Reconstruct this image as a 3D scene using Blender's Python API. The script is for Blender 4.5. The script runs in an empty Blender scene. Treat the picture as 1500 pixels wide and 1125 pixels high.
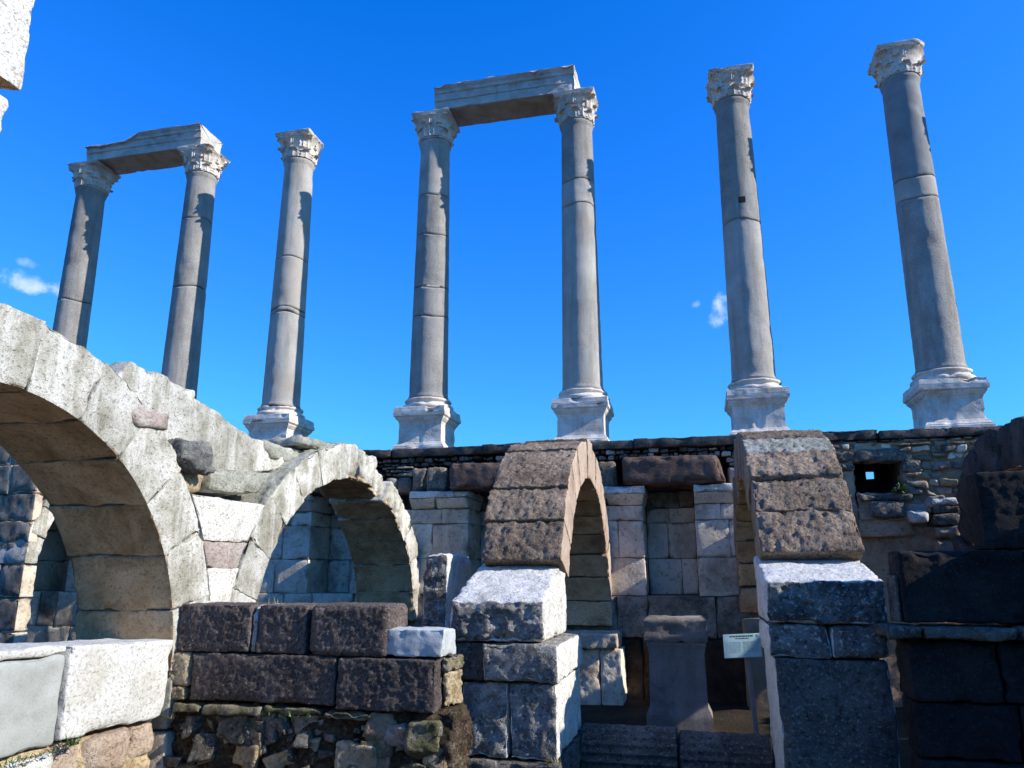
import bpy, math, random
import numpy as np
from math import radians as RAD, pi, sin, cos

# ------------------------------------------------------------------ camera, sky, sun, exposure
scene = bpy.context.scene
COL = scene.collection
YAW, PITCH = .236, .245
cam_d = bpy.data.cameras.new("camera"); cam = bpy.data.objects.new("camera", cam_d); COL.objects.link(cam)
cam.location = (0, 0, 0); cam.rotation_euler = (pi/2 + PITCH, 0, YAW)
cam_d.sensor_width = 36; cam_d.lens = 26.4; cam_d.clip_start = .05; cam_d.clip_end = 6000
scene.camera = cam
scene.render.resolution_x, scene.render.resolution_y = 1024, 768
scene.view_settings.view_transform = 'Standard'; scene.view_settings.look = 'None'
scene.view_settings.exposure = 0.35; scene.view_settings.gamma = 1.0

SUN_EL, SUN_AZ = RAD(31.5), RAD(4.2)             # azimuth: angle in front of the wall line, sun on the right
SUN_DIR = (cos(SUN_AZ)*cos(SUN_EL), -sin(SUN_AZ)*cos(SUN_EL), sin(SUN_EL))
sun_d = bpy.data.lights.new("sun", 'SUN'); sun = bpy.data.objects.new("sun", sun_d); COL.objects.link(sun)
sun_d.energy = 5.0; sun_d.angle = RAD(.5); sun_d.color = (1, .95, .87)
import mathutils
sun.rotation_euler = mathutils.Vector(SUN_DIR).to_track_quat('Z', 'Y').to_euler()

world = bpy.data.worlds.new("World"); scene.world = world; world.use_nodes = True
def build_world():
    nt = world.node_tree; N = nt.nodes; L = nt.links; N.clear()
    out = N.new('ShaderNodeOutputWorld'); bg = N.new('ShaderNodeBackground'); bg.inputs[1].default_value = .092
    sky = N.new('ShaderNodeTexSky'); sky.sky_type = 'NISHITA'; sky.sun_disc = False
    sky.sun_elevation = SUN_EL; sky.sun_rotation = math.atan2(SUN_DIR[0], SUN_DIR[1])
    sky.altitude = 200; sky.air_density = 1.0; sky.dust_density = .25; sky.ozone_density = 3.0
    # clear, deep blue southern sky: per-channel grade of the Nishita colours
    sp = N.new('ShaderNodeSeparateColor'); L.new(sky.outputs[0], sp.inputs[0]); cb = N.new('ShaderNodeCombineColor')
    for i, (sub, mul, lim) in enumerate(((.62, .50, 1.6), (.05, 1.30, 5.0), (0, 2.95, 10.0))):
        m1 = N.new('ShaderNodeMath'); m1.operation = 'SUBTRACT'; m1.inputs[1].default_value = sub; L.new(sp.outputs[i], m1.inputs[0])
        m2 = N.new('ShaderNodeMath'); m2.operation = 'MULTIPLY'; m2.inputs[1].default_value = mul; L.new(m1.outputs[0], m2.inputs[0])
        m3 = N.new('ShaderNodeMath'); m3.operation = 'MINIMUM'; m3.inputs[1].default_value = lim; L.new(m2.outputs[0], m3.inputs[0])
        m4 = N.new('ShaderNodeMath'); m4.operation = 'MAXIMUM'; m4.inputs[1].default_value = .02; L.new(m3.outputs[0], m4.inputs[0])
        L.new(m4.outputs[0], cb.inputs[i])
    tc = N.new('ShaderNodeTexCoord')
    nz = N.new('ShaderNodeTexNoise'); nz.inputs['Scale'].default_value = 38; nz.inputs['Detail'].default_value = 8
    nz.inputs['Roughness'].default_value = .6
    L.new(tc.outputs['Generated'], nz.inputs['Vector'])
    prev = cb.outputs[0]
    def M(op, a, b=None):
        m = N.new('ShaderNodeMath'); m.operation = op; m.use_clamp = False
        for i, x in enumerate((a, b)):
            if x is None: continue
            if isinstance(x, (int, float)): m.inputs[i].default_value = x
            else: L.new(x, m.inputs[i])
        return m.outputs[0]
    def VM(op, a, b):
        m = N.new('ShaderNodeVectorMath'); m.operation = op
        L.new(a, m.inputs[0]); m.inputs[1].default_value = b
        return m.outputs['Value'] if op == 'DOT_PRODUCT' else m.outputs[0]
    # small fair-weather wisps, each at its own bearing in the sky: direction, half width, half height, tilt, opacity
    for d, w, h, tilt, op in CLOUDS:
        d = mathutils.Vector(d).normalized(); r = d.cross(mathutils.Vector((0, 0, 1))).normalized(); t = r.cross(d)
        r2 = r*cos(tilt) + t*sin(tilt); t2 = t*cos(tilt) - r*sin(tilt)
        off = VM('SUBTRACT', tc.outputs['Generated'], d)
        a = M('DIVIDE', VM('DOT_PRODUCT', off, r2), w); b = M('DIVIDE', VM('DOT_PRODUCT', off, t2), h)
        rad = M('ADD', M('MULTIPLY', a, a), M('MULTIPLY', b, b))
        val = M('SUBTRACT', M('MULTIPLY', nz.outputs['Fac'], 3.0), M('ADD', M('MULTIPLY', rad, .9), .85))
        mr = N.new('ShaderNodeMapRange'); mr.interpolation_type = 'SMOOTHSTEP'
        mr.inputs['From Min'].default_value = 0; mr.inputs['From Max'].default_value = 1.1
        mr.inputs['To Max'].default_value = op
        L.new(val, mr.inputs['Value'])
        mx = N.new('ShaderNodeMix'); mx.data_type = 'RGBA'
        L.new(mr.outputs[0], mx.inputs['Factor']); L.new(prev, mx.inputs[6]); mx.inputs[7].default_value = (7.6, 8.8, 10.4, 1)
        prev = mx.outputs[2]
    L.new(prev, bg.inputs[0]); L.new(bg.outputs[0], out.inputs[0])
CLOUDS = [((-.700, .642, .312), .052, .016, -.14, .75), ((-.702, .630, .331), .016, .007, -.1, .35),
          ((.045, .945, .322), .017, .030, -.45, .72), ((.018, .942, .334), .008, .007, .5, .4)]
build_world()

# ------------------------------------------------------------------ noise and mesh helpers
def _hash(ix, iy, iz, seed):
    h = (ix.astype(np.uint32)*np.uint32(374761393) + iy.astype(np.uint32)*np.uint32(668265263)
         + iz.astype(np.uint32)*np.uint32(2147483647) + np.uint32((seed*1274126177) & 0xffffffff))
    h = (h ^ (h >> np.uint32(13)))*np.uint32(1274126177)
    h = (h ^ (h >> np.uint32(15)))*np.uint32(2246822519)
    h ^= h >> np.uint32(16)
    return h.astype(np.float64)/2147483648.0 - 1.0
def vnoise(P, seed=0):
    F = np.floor(P); f = P - F; I = F.astype(np.int64)
    w = f*f*f*(f*(f*6-15)+10); r = 0
    for a in (0, 1):
        wa = w[:, 0] if a else 1-w[:, 0]
        for b in (0, 1):
            wb = w[:, 1] if b else 1-w[:, 1]
            for c in (0, 1):
                wc = w[:, 2] if c else 1-w[:, 2]
                r = r + wa*wb*wc*_hash(I[:, 0]+a, I[:, 1]+b, I[:, 2]+c, seed)
    return r
def fbm(P, octaves=4, seed=0, gain=.55):
    r = 0; a = 1; s = 0
    for o in range(octaves):
        r = r + a*vnoise(P*(2.03**o) + 17.3*o, seed+o); s += a; a *= gain
    return r/s
np.seterr(over='ignore')
RND = random.Random(11)
_seed = [1]
def nseed():
    _seed[0] += 7; return _seed[0]

def normals(V, F):
    n = np.zeros_like(V)
    a, b, c, d = (V[F[:, i]] for i in range(4))
    fn = np.cross(c-a, d-b)
    for i in range(4): np.add.at(n, F[:, i], fn)
    return n/np.maximum(np.linalg.norm(n, axis=1, keepdims=True), 1e-9)
def outward(V, F):
    a, b, c, d = (V[F[:, i]] for i in range(4))
    vol = (np.einsum('ij,ij->i', a, np.cross(b, c)) + np.einsum('ij,ij->i', a, np.cross(c, d))).sum()
    return F if vol > 0 else F[:, ::-1].copy()

def link(name, V, F, mats, parent=None, MI=None, smooth=True, sharp=None):
    """quads only (a triangle repeats its last corner)"""
    V = np.asarray(V, float); F = np.asarray(F, int)
    q = parent
    while q is not None: V = V - np.array(q.location); q = q.parent
    me = bpy.data.meshes.new(name)
    bad = F[:, 0] == F[:, 1]
    if bad.any(): F = F.copy(); F[bad] = np.roll(F[bad], 2, axis=1)
    tri = F[:, 2] == F[:, 3]
    if tri.any():
        fl = [tuple(f[:3]) if t else tuple(f) for f, t in zip(F.tolist(), tri)]
        me.from_pydata(V.tolist(), [], fl)
    else:
        me.vertices.add(len(V)); me.vertices.foreach_set('co', V.ravel())
        me.loops.add(F.size); me.loops.foreach_set('vertex_index', F.ravel())
        me.polygons.add(len(F)); me.polygons.foreach_set('loop_start', np.arange(0, F.size, 4))
        me.update(calc_edges=True)
    if smooth: me.polygons.foreach_set('use_smooth', np.ones(len(me.polygons), bool))
    if not isinstance(mats, (list, tuple)): mats = [mats]
    for m in mats: me.materials.append(m)
    if MI is not None: me.polygons.foreach_set('material_index', np.asarray(MI, int))
    me.validate()
    if sharp: me.set_sharp_from_angle(angle=RAD(sharp))
    o = bpy.data.objects.new(name, me); COL.objects.link(o)
    if parent is not None: o.parent = parent
    return o
def tag(o, label=None, cat=None, group=None, kind=None):
    if label: o['label'] = label
    if cat: o['category'] = cat
    if group: o['group'] = group
    if kind: o['kind'] = kind
    return o
def thing(name, label, cat, loc=(0, 0, 0), group=None):
    o = bpy.data.objects.new(name, None); COL.objects.link(o); o.location = loc; o.empty_display_size = .2
    return tag(o, label, cat, group, 'thing')

def lattice(c):
    n = [len(x) for x in c]
    idx = -np.ones(n, int)
    m = np.zeros(n, bool)
    for ax in range(3):
        s = [slice(None)]*3
        for e in (0, -1):
            s[ax] = e; m[tuple(s)] = True
    ii = np.argwhere(m); idx[m] = np.arange(len(ii))
    Q = np.stack([c[k][ii[:, k]] for k in range(3)], 1)
    F = []; S = []
    for ax in range(3):
        for e in (0, 1):
            s = [slice(None)]*3; s[ax] = 0 if e == 0 else -1
            g = idx[tuple(s)]
            q = np.stack([g[:-1, :-1], g[1:, :-1], g[1:, 1:], g[:-1, 1:]], -1).reshape(-1, 4)
            if (e == 0) != (ax == 1): q = q[:, ::-1]
            F.append(q); S += [ax*2+e]*len(q)
    return Q, np.concatenate(F), np.array(S)
def hexfn(K):
    K = np.asarray(K, float).reshape(2, 2, 2, 3)
    def fn(q):
        t = (q+1)/2; r = 0
        for a in (0, 1):
            for b in (0, 1):
                for c in (0, 1):
                    w = (t[:, 0] if a else 1-t[:, 0])*(t[:, 1] if b else 1-t[:, 1])*(t[:, 2] if c else 1-t[:, 2])
                    r = r + w[:, None]*K[a, b, c]
        return r
    dims = [np.linalg.norm((K[1]-K[0]).mean((0, 1))), np.linalg.norm((K[:, 1]-K[:, 0]).mean((0, 1))),
            np.linalg.norm((K[:, :, 1]-K[:, :, 0]).mean((0, 1)))]
    return fn, dims
def box(u0, u1, v0, v1, z0, z1, jit=0, rnd=RND):
    K = np.array([[[[u, v, z] for z in (z0, z1)] for v in (v0, v1)] for u in (u0, u1)], float)
    if jit: K += np.array([rnd.uniform(-jit, jit) for _ in range(24)]).reshape(K.shape)
    return hexfn(K)
def stone_mesh(fn, dims, rough=.012, rad=.02, res=.04, chip=.03, freq=9., side_rough=None, warp=.0, gain=.55, chip_w=.09):
    """a hewn stone: rounded block mapped by fn, surface broken up by noise, edges chipped"""
    sd = nseed(); c = []; half = []
    for Ld in dims:
        h = Ld/2; r = min(rad, h*.45); n = max(2, int(round((Ld-2*r)/res)))
        n = min(n, 70)
        x = np.concatenate([[-h, -h+.35*r], np.linspace(-h+r, h-r, n+1), [h-.35*r, h]])
        c.append(x); half.append(h)
    Q, F, S = lattice(c)
    half = np.array(half); r = np.minimum(rad, half*.45)
    inn = np.clip(Q, -(half-r), half-r); d = (Q-inn)/r
    ln = np.linalg.norm(d, axis=1, keepdims=True)
    edge = (np.abs(d) > .05).sum(1)
    P = inn + d/np.maximum(ln, 1e-9)*np.minimum(ln, 1)*r
    # distance to nearest block edge -> chips
    gap = np.sort(half - np.abs(Q), axis=1)[:, 1]
    V = fn(P/half)
    F = outward(V, F)
    W = V + np.array([sd*1.37 % 91, sd*.71 % 57, sd*.37 % 23])
    if warp:
        V = V + warp*np.stack([vnoise(W*1.7+9*k, sd+50+k) for k in range(3)], 1)
    N = normals(V, F)
    k = np.full(len(V), rough)
    if side_rough:
        acc = np.zeros(len(V)); cnt = np.zeros(len(V))
        for s, rr in side_rough.items():
            vi = np.unique(F[S == s]); k[vi] = rr
    disp = k*(fbm(W*freq, 4, sd, gain) + .35*fbm(W*freq*.3, 2, sd+20))
    if chip:
        e = np.clip(1-gap/chip_w, 0, 1)
        disp = disp - chip*e*np.clip(fbm(W*5, 3, sd+33)*1.6+.05, 0, 1)
    V = V + N*disp[:, None]
    return V, F, S
def stone(name, shape, mat, parent=None, sides=None, **kw):
    V, F, S = stone_mesh(*shape, **kw)
    mats = [mat]; MI = None
    if sides:
        MI = np.zeros(len(F), int)
        for s, m in sides.items():
            mats.append(m); MI[S == s] = len(mats)-1
    return link(name, V, F, mats, parent, MI)
def merge(parts):
    V = []; F = []; o = 0
    for v, f in parts:
        V.append(v); F.append(f+o); o += len(v)
    return np.concatenate(V), np.concatenate(F)
def lathe(prof, n=40, cx=0, cy=0, cap=True, square=False):
    """rings of (radius, z); square=True sweeps the profile round a square plan"""
    rings = []
    if square:
        m = n//4; t = np.linspace(-1, 1, m+1)[:-1]
        base = np.concatenate([np.stack([t, -np.ones(m)], 1), np.stack([np.ones(m), t], 1),
                               np.stack([-t, np.ones(m)], 1), np.stack([-np.ones(m), -t], 1)]); n = 4*m
    else:
        a = np.linspace(0, 2*pi, n, endpoint=False); base = np.stack([np.cos(a), np.sin(a)], 1)
    for r, z in prof: rings.append(np.concatenate([base*r + [cx, cy], np.full((n, 1), z)], 1))
    V = np.concatenate(rings); F = []
    i = np.arange(n); j = (i+1) % n
    for k in range(len(prof)-1): F.append(np.stack([k*n+i, k*n+j, (k+1)*n+j, (k+1)*n+i], 1))
    F = np.concatenate(F)
    if cap:
        for k, flip in ((0, True), (len(prof)-1, False)):
            V = np.concatenate([V, [[cx, cy, prof[k][1]]]]); c = len(V)-1
            q = np.stack([k*n+i, k*n+j, np.full(n, c), np.full(n, c)], 1)
            if flip: q = np.stack([k*n+j, k*n+i, np.full(n, c), np.full(n, c)], 1)
            F = np.concatenate([F, q])
    return V, F
def dense(prof, step):
    out = [prof[0]]
    for (r0, z0), (r1, z1) in zip(prof, prof[1:]):
        n = max(1, int(math.ceil(math.hypot(r1-r0, z1-z0)/step)))
        out += [(r0+(r1-r0)*k/n, z0+(z1-z0)*k/n) for k in range(1, n+1)]
    return out
def roughen(V, F, amp, freq, chip=0, cfreq=4, seed=None):
    sd = seed or nseed(); W = V + np.array([sd*1.37 % 91, sd*.71 % 57, 0])
    N = normals(V, F)
    d = amp*fbm(W*freq, 3, sd)
    if chip: d = d - chip*np.clip(fbm(W*cfreq, 3, sd+5)*2.2-.55, 0, 1)
    return V + N*d[:, None]

# ------------------------------------------------------------------ procedural stone materials
def stone_mat(name, cols, scale=3., stain=None, stain_amt=.5, stain_scale=1.2, pit=None, pit_scale=60., pit_amt=.5,
              speck=None, speck_scale=140., speck_amt=.3, bump=.5, bump_dist=.02, rough=.92, vary=.18, streak=None, streak_amt=.0,
              bump_scale=30., spec=.15):
    m = bpy.data.materials.new(name); m.use_nodes = True
    nt = m.node_tree; N = nt.nodes; L = nt.links; N.clear()
    out = N.new('ShaderNodeOutputMaterial'); bs = N.new('ShaderNodeBsdfPrincipled'); L.new(bs.outputs[0], out.inputs[0])
    bs.inputs['Roughness'].default_value = rough; bs.inputs['Specular IOR Level'].default_value = spec
    tc = N.new('ShaderNodeTexCoord'); oi = N.new('ShaderNodeObjectInfo')
    mul = N.new('ShaderNodeVectorMath'); mul.operation = 'MULTIPLY_ADD'
    cmb = N.new('ShaderNodeCombineXYZ')
    for i in range(3): L.new(oi.outputs['Random'], cmb.inputs[i])
    L.new(cmb.outputs[0], mul.inputs[0]); mul.inputs[1].default_value = (37, 53, 71); L.new(tc.outputs['Object'], mul.inputs[2])
    P = mul.outputs[0]
    def noise(sc, det=8, ro=.62, vec=None, dist=0):
        n = N.new('ShaderNodeTexNoise'); n.inputs['Scale'].default_value = sc; n.inputs['Detail'].default_value = det
        n.inputs['Roughness'].default_value = ro; n.inputs['Distortion'].default_value = dist
        L.new(vec or P, n.inputs['Vector']); return n.outputs['Fac']
    def ramp(fac, stops):
        r = N.new('ShaderNodeValToRGB'); e = r.color_ramp.elements
        while len(e) < len(stops): e.new(.5)
        for k, (p, c) in enumerate(stops):
            e[k].position = p; e[k].color = (*c, 1) if len(c) == 3 else c
        L.new(fac, r.inputs['Fac']); return r.outputs['Color']
    def mix(a, b, fac, mode='MIX'):
        x = N.new('ShaderNodeMix'); x.data_type = 'RGBA'; x.blend_type = mode; x.clamp_result = True
        for s, val in ((0, fac), (6, a), (7, b)):
            if isinstance(val, (int, float)): x.inputs[s].default_value = val
            elif isinstance(val, tuple): x.inputs[s].default_value = (*val, 1)
            else: L.new(val, x.inputs[s])
        return x.outputs[2]
    def rng(fac, a, b, lo=0., hi=1.):
        r = N.new('ShaderNodeMapRange'); r.inputs['From Min'].default_value = a; r.inputs['From Max'].default_value = b
        r.inputs['To Min'].default_value = lo; r.inputs['To Max'].default_value = hi; L.new(fac, r.inputs['Value']); return r.outputs[0]
    n1 = noise(scale)
    k = len(cols); col = ramp(n1, [(.30+.40*i/max(1, k-1), c) for i, c in enumerate(cols)])
    if stain:
        ns = noise(stain_scale, 6, .68, dist=.6)
        col = mix(col, stain, rng(ns, .5, .68, 0, stain_amt))
    if streak:
        mp = N.new('ShaderNodeMapping'); mp.inputs['Scale'].default_value = (7, 7, .7); L.new(P, mp.inputs['Vector'])
        nk = noise(1.0, 5, .6, mp.outputs[0]); col = mix(col, streak, rng(nk, .5, .66, 0, streak_amt))
    npit = noise(pit_scale, 4, .7)
    if pit: col = mix(col, pit, rng(npit, .54, .68, 0, pit_amt))
    if speck:
        nsp = noise(speck_scale, 3, .7); col = mix(col, speck, rng(nsp, .56, .66, 0, speck_amt))
    hv = N.new('ShaderNodeHueSaturation'); L.new(col, hv.inputs['Color'])
    L.new(rng(oi.outputs['Random'], 0, 1, 1-vary, 1+vary), hv.inputs['Value'])
    L.new(hv.outputs[0], bs.inputs['Base Color'])
    nb = noise(bump_scale, 10, .7)
    hsum = N.new('ShaderNodeMath'); hsum.operation = 'SUBTRACT'; L.new(nb, hsum.inputs[0]); L.new(rng(npit, .5, .75, 0, .5), hsum.inputs[1])
    bp = N.new('ShaderNodeBump'); bp.inputs['Strength'].default_value = bump; bp.inputs['Distance'].default_value = bump_dist
    L.new(hsum.outputs[0], bp.inputs['Height']); L.new(bp.outputs[0], bs.inputs['Normal'])
    return m
M = {}
M['limestone'] = stone_mat('weathered_limestone', [(.25, .235, .18), (.46, .435, .355), (.68, .655, .58), (.80, .775, .71)], scale=3.0,
    stain=(.29, .275, .19), stain_amt=.75, stain_scale=1.9, pit=(.15, .14, .10), pit_scale=30, pit_amt=.65, speck=(.13, .12, .09), speck_scale=64, speck_amt=.5,
    streak=(.84, .815, .755), streak_amt=.85, bump=1.0, bump_dist=.035, vary=.14)
M['lichen_stone'] = stone_mat('lichen_covered_limestone', [(.25, .25, .20), (.38, .375, .31), (.52, .51, .44)], scale=5,
    stain=(.20, .20, .14), stain_amt=.7, stain_scale=2.5, pit=(.12, .12, .09), pit_scale=40, pit_amt=.7, speck=(.6, .59, .54), speck_scale=70, speck_amt=.5,
    bump=.8, bump_dist=.025, vary=.1)
M['soffit'] = stone_mat('brown_stained_limestone', [(.44, .26, .13), (.68, .44, .235), (.78, .56, .34)], scale=2.4, stain=(.24, .125, .05), stain_amt=.75,
    stain_scale=1.8, pit=(.14, .09, .055), pit_scale=36, pit_amt=.55, bump=.7, bump_dist=.03, vary=.16)
M['marble'] = stone_mat('white_weathered_marble', [(.58, .55, .48), (.79, .76, .69), (.86, .83, .765)], scale=3, stain=(.32, .29, .23), stain_amt=.5, stain_scale=3.0,
    pit=(.15, .14, .12), pit_scale=34, pit_amt=.65, bump=.7, bump_dist=.03, vary=.07)
M['carved'] = stone_mat('carved_marble', [(.56, .50, .435), (.75, .685, .60), (.84, .78, .70)], scale=4, stain=(.36, .28, .20), stain_amt=.55, stain_scale=3.2,
    pit=(.16, .13, .105), pit_scale=44, pit_amt=.5, bump=.45, bump_dist=.02, vary=.05, streak=(.40, .33, .255), streak_amt=.4)
M['granite'] = stone_mat('grey_granite', [(.265, .25, .225), (.365, .345, .31), (.46, .44, .40)], scale=2.0, stain=(.30, .255, .19), stain_amt=.5, stain_scale=1.0,
    pit=(.11, .105, .095), pit_scale=70, pit_amt=.6, speck=(.66, .63, .58), speck_scale=90, speck_amt=.55, streak=(.20, .185, .165), streak_amt=.55, bump=.7, bump_dist=.025, vary=.08)
M['andesite'] = stone_mat('brown_andesite', [(.17, .12, .085), (.31, .23, .165), (.43, .335, .25)], scale=4.2, stain=(.16, .125, .10), stain_amt=.65, stain_scale=1.5,
    pit=(.05, .038, .03), pit_scale=34, pit_amt=.7, speck=(.54, .46, .36), speck_scale=46, speck_amt=.45, bump=1.0, bump_dist=.05, vary=.2, bump_scale=18)
M['andesite_face'] = stone_mat('dressed_brown_andesite', [(.34, .24, .175), (.46, .345, .265), (.55, .44, .35)], scale=3.4, stain=(.30, .20, .14), stain_amt=.4,
    pit=(.16, .11, .08), pit_scale=60, pit_amt=.6, streak=(.58, .49, .40), streak_amt=.5, bump=.6, bump_dist=.02, vary=.07)
M['dark'] = stone_mat('dark_andesite', [(.075, .057, .051), (.135, .104, .092), (.19, .15, .132)], scale=3.0, stain=(.08, .07, .062), stain_amt=.5,
    pit=(.03, .025, .023), pit_scale=40, pit_amt=.7, speck=(.46, .42, .37), speck_scale=46, speck_amt=.45, bump=.9, bump_dist=.03, vary=.16)
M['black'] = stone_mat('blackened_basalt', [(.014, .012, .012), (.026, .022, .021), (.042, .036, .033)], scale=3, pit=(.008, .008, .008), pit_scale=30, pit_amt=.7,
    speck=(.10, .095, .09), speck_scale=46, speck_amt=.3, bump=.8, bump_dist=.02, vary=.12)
M['ashlar'] = stone_mat('pale_ashlar', [(.50, .41, .305), (.74, .635, .50), (.82, .73, .60)], scale=1.7, stain=(.24, .165, .10), stain_amt=.75, stain_scale=1.5,
    pit=(.10, .075, .05), pit_scale=16, pit_amt=.5, bump=.6, bump_dist=.025, vary=.12)
M['ashlar_dirt_shade'] = stone_mat('mottled_ashlar', [(.14, .11, .08), (.28, .235, .185), (.44, .38, .31)], scale=5.5, stain=(.06, .045, .035), stain_amt=.85, stain_scale=3.2,
    pit=(.04, .03, .025), pit_scale=30, pit_amt=.7, bump=.7, bump_dist=.03, vary=.15)  # dirt mottling, plus painted shade on lower courses, niche top and pier fronts
M['dim'] = stone_mat('grey_stone', [(.10, .09, .075), (.17, .155, .13), (.27, .248, .21)], scale=2.6, stain=(.06, .052, .042), stain_amt=.7, stain_scale=2.2,
    pit=(.035, .032, .027), pit_scale=24, pit_amt=.8, speck=(.55, .51, .45), speck_scale=36, speck_amt=.5, bump=1.0, bump_dist=.04, vary=.12)
M['mortar'] = stone_mat('earthy_mortar', [(.05, .033, .02), (.11, .077, .048), (.21, .155, .10)], scale=6, stain=(.035, .032, .015), stain_amt=.6, stain_scale=3,
    pit=(.02, .015, .01), pit_scale=26, pit_amt=.8, speck=(.45, .40, .32), speck_scale=30, speck_amt=.4, bump=1.0, bump_dist=.06, vary=.1)
M['tan'] = stone_mat('tan_rubble', [(.34, .25, .14), (.55, .43, .265), (.68, .58, .41)], scale=3.5, stain=(.28, .18, .085), stain_amt=.6, stain_scale=2.6,
    pit=(.16, .115, .07), pit_scale=34, pit_amt=.65, bump=.9, bump_dist=.03, vary=.12)
M['plaster'] = stone_mat('brown_plaster', [(.33, .205, .12), (.50, .335, .21), (.60, .43, .29)], scale=2.2, stain=(.20, .12, .075), stain_amt=.7, stain_scale=1.5,
    pit=(.14, .095, .06), pit_scale=24, pit_amt=.5, bump=.8, bump_dist=.04, vary=.05)
M['rubble'] = stone_mat('mixed_rubble', [(.22, .17, .13), (.37, .305, .245), (.55, .48, .40)], scale=3, stain=(.15, .10, .065), stain_amt=.5, stain_scale=2,
    pit=(.06, .047, .035), pit_scale=35, pit_amt=.5, bump=.8, bump_dist=.03, vary=.35)
M['grey_smooth'] = stone_mat('smooth_grey_stone', [(.30, .31, .285), (.38, .39, .36), (.44, .45, .42)], scale=5, stain=(.25, .25, .2), stain_amt=.3, pit=(.22, .22, .2), pit_scale=70,
    pit_amt=.4, bump=.35, bump_dist=.012, vary=.05)
M['bluish'] = stone_mat('pale_bluish_stone', [(.42, .45, .45), (.52, .55, .55), (.60, .62, .61)], scale=6, stain=(.33, .34, .33), stain_amt=.4, pit=(.2, .21, .21), pit_scale=60, pit_amt=.5,
    bump=.6, bump_dist=.02, vary=.03)
M['pink'] = stone_mat('pinkish_andesite', [(.34, .27, .235), (.45, .365, .32), (.56, .48, .43)], scale=5, stain=(.6, .57, .52), stain_amt=.6, stain_scale=3, pit=(.2, .15, .13), pit_scale=40, pit_amt=.6, bump=.8, bump_dist=.03, vary=.05)
M['soil'] = stone_mat('trodden_earth', [(.022, .017, .011), (.045, .035, .023), (.08, .064, .042)], scale=1.5, stain=(.03, .03, .015), stain_amt=.4, pit=(.02, .015, .01), pit_scale=25, pit_amt=.5,
    bump=.8, bump_dist=.04, vary=0)
def plain(name, c, rough=.5, metal=0, var=.08, sc=20):
    m = bpy.data.materials.new(name); m.use_nodes = True; nt = m.node_tree; b = nt.nodes['Principled BSDF']
    b.inputs['Roughness'].default_value = rough; b.inputs['Metallic'].default_value = metal
    n = nt.nodes.new('ShaderNodeTexNoise'); n.inputs['Scale'].default_value = sc; n.inputs['Detail'].default_value = 5
    r = nt.nodes.new('ShaderNodeValToRGB')
    r.color_ramp.elements[0].position = .35; r.color_ramp.elements[0].color = (*[x*(1-var) for x in c], 1)
    r.color_ramp.elements[1].position = .65; r.color_ramp.elements[1].color = (*[min(1, x*(1+var)) for x in c], 1)
    tc = nt.nodes.new('ShaderNodeTexCoord'); nt.links.new(tc.outputs['Object'], n.inputs['Vector'])
    nt.links.new(n.outputs['Fac'], r.inputs[0]); nt.links.new(r.outputs[0], b.inputs['Base Color']); return m
M['sign_face'] = plain('pale_sign_enamel', (.36, .53, .50), .4); M['sign_ink'] = plain('sign_ink', (.05, .09, .10), .5)
M['sign_ink_pale'] = plain('sign_ink_pale', (.27, .40, .40), .5); M['metal'] = plain('painted_steel', (.25, .24, .23), .5)
M['leaf'] = plain('leaf_green', (.06, .11, .025), .6, var=.5, sc=9); M['dry'] = plain('dry_grass', (.28, .24, .09), .7, var=.4, sc=9)
M['bush'] = plain('dark_bush_leaf', (.03, .05, .02), .6, var=.4, sc=9)

GROUND = -1.75
# ------------------------------------------------------------------ ground
def build_ground():
    n = 60; t = np.linspace(-1, 1, n+1); g = np.sign(t)*np.abs(t)**4*1500
    X, Y = np.meshgrid(g, g+8, indexing='ij')
    P = np.stack([X.ravel(), Y.ravel(), np.full(X.size, GROUND)], 1)
    near = np.exp(-((P[:, 0]/60)**2+(P[:, 1]/60)**2))
    P[:, 2] += .04*near*fbm(P*.8, 3, 3)
    i = np.arange((n+1)**2).reshape(n+1, n+1)
    F = np.stack([i[:-1, :-1], i[1:, :-1], i[1:, 1:], i[:-1, 1:]], -1).reshape(-1, 4)
    o = link('ground', P, F, M['soil']); o['kind'] = 'structure'
build_ground()

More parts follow.
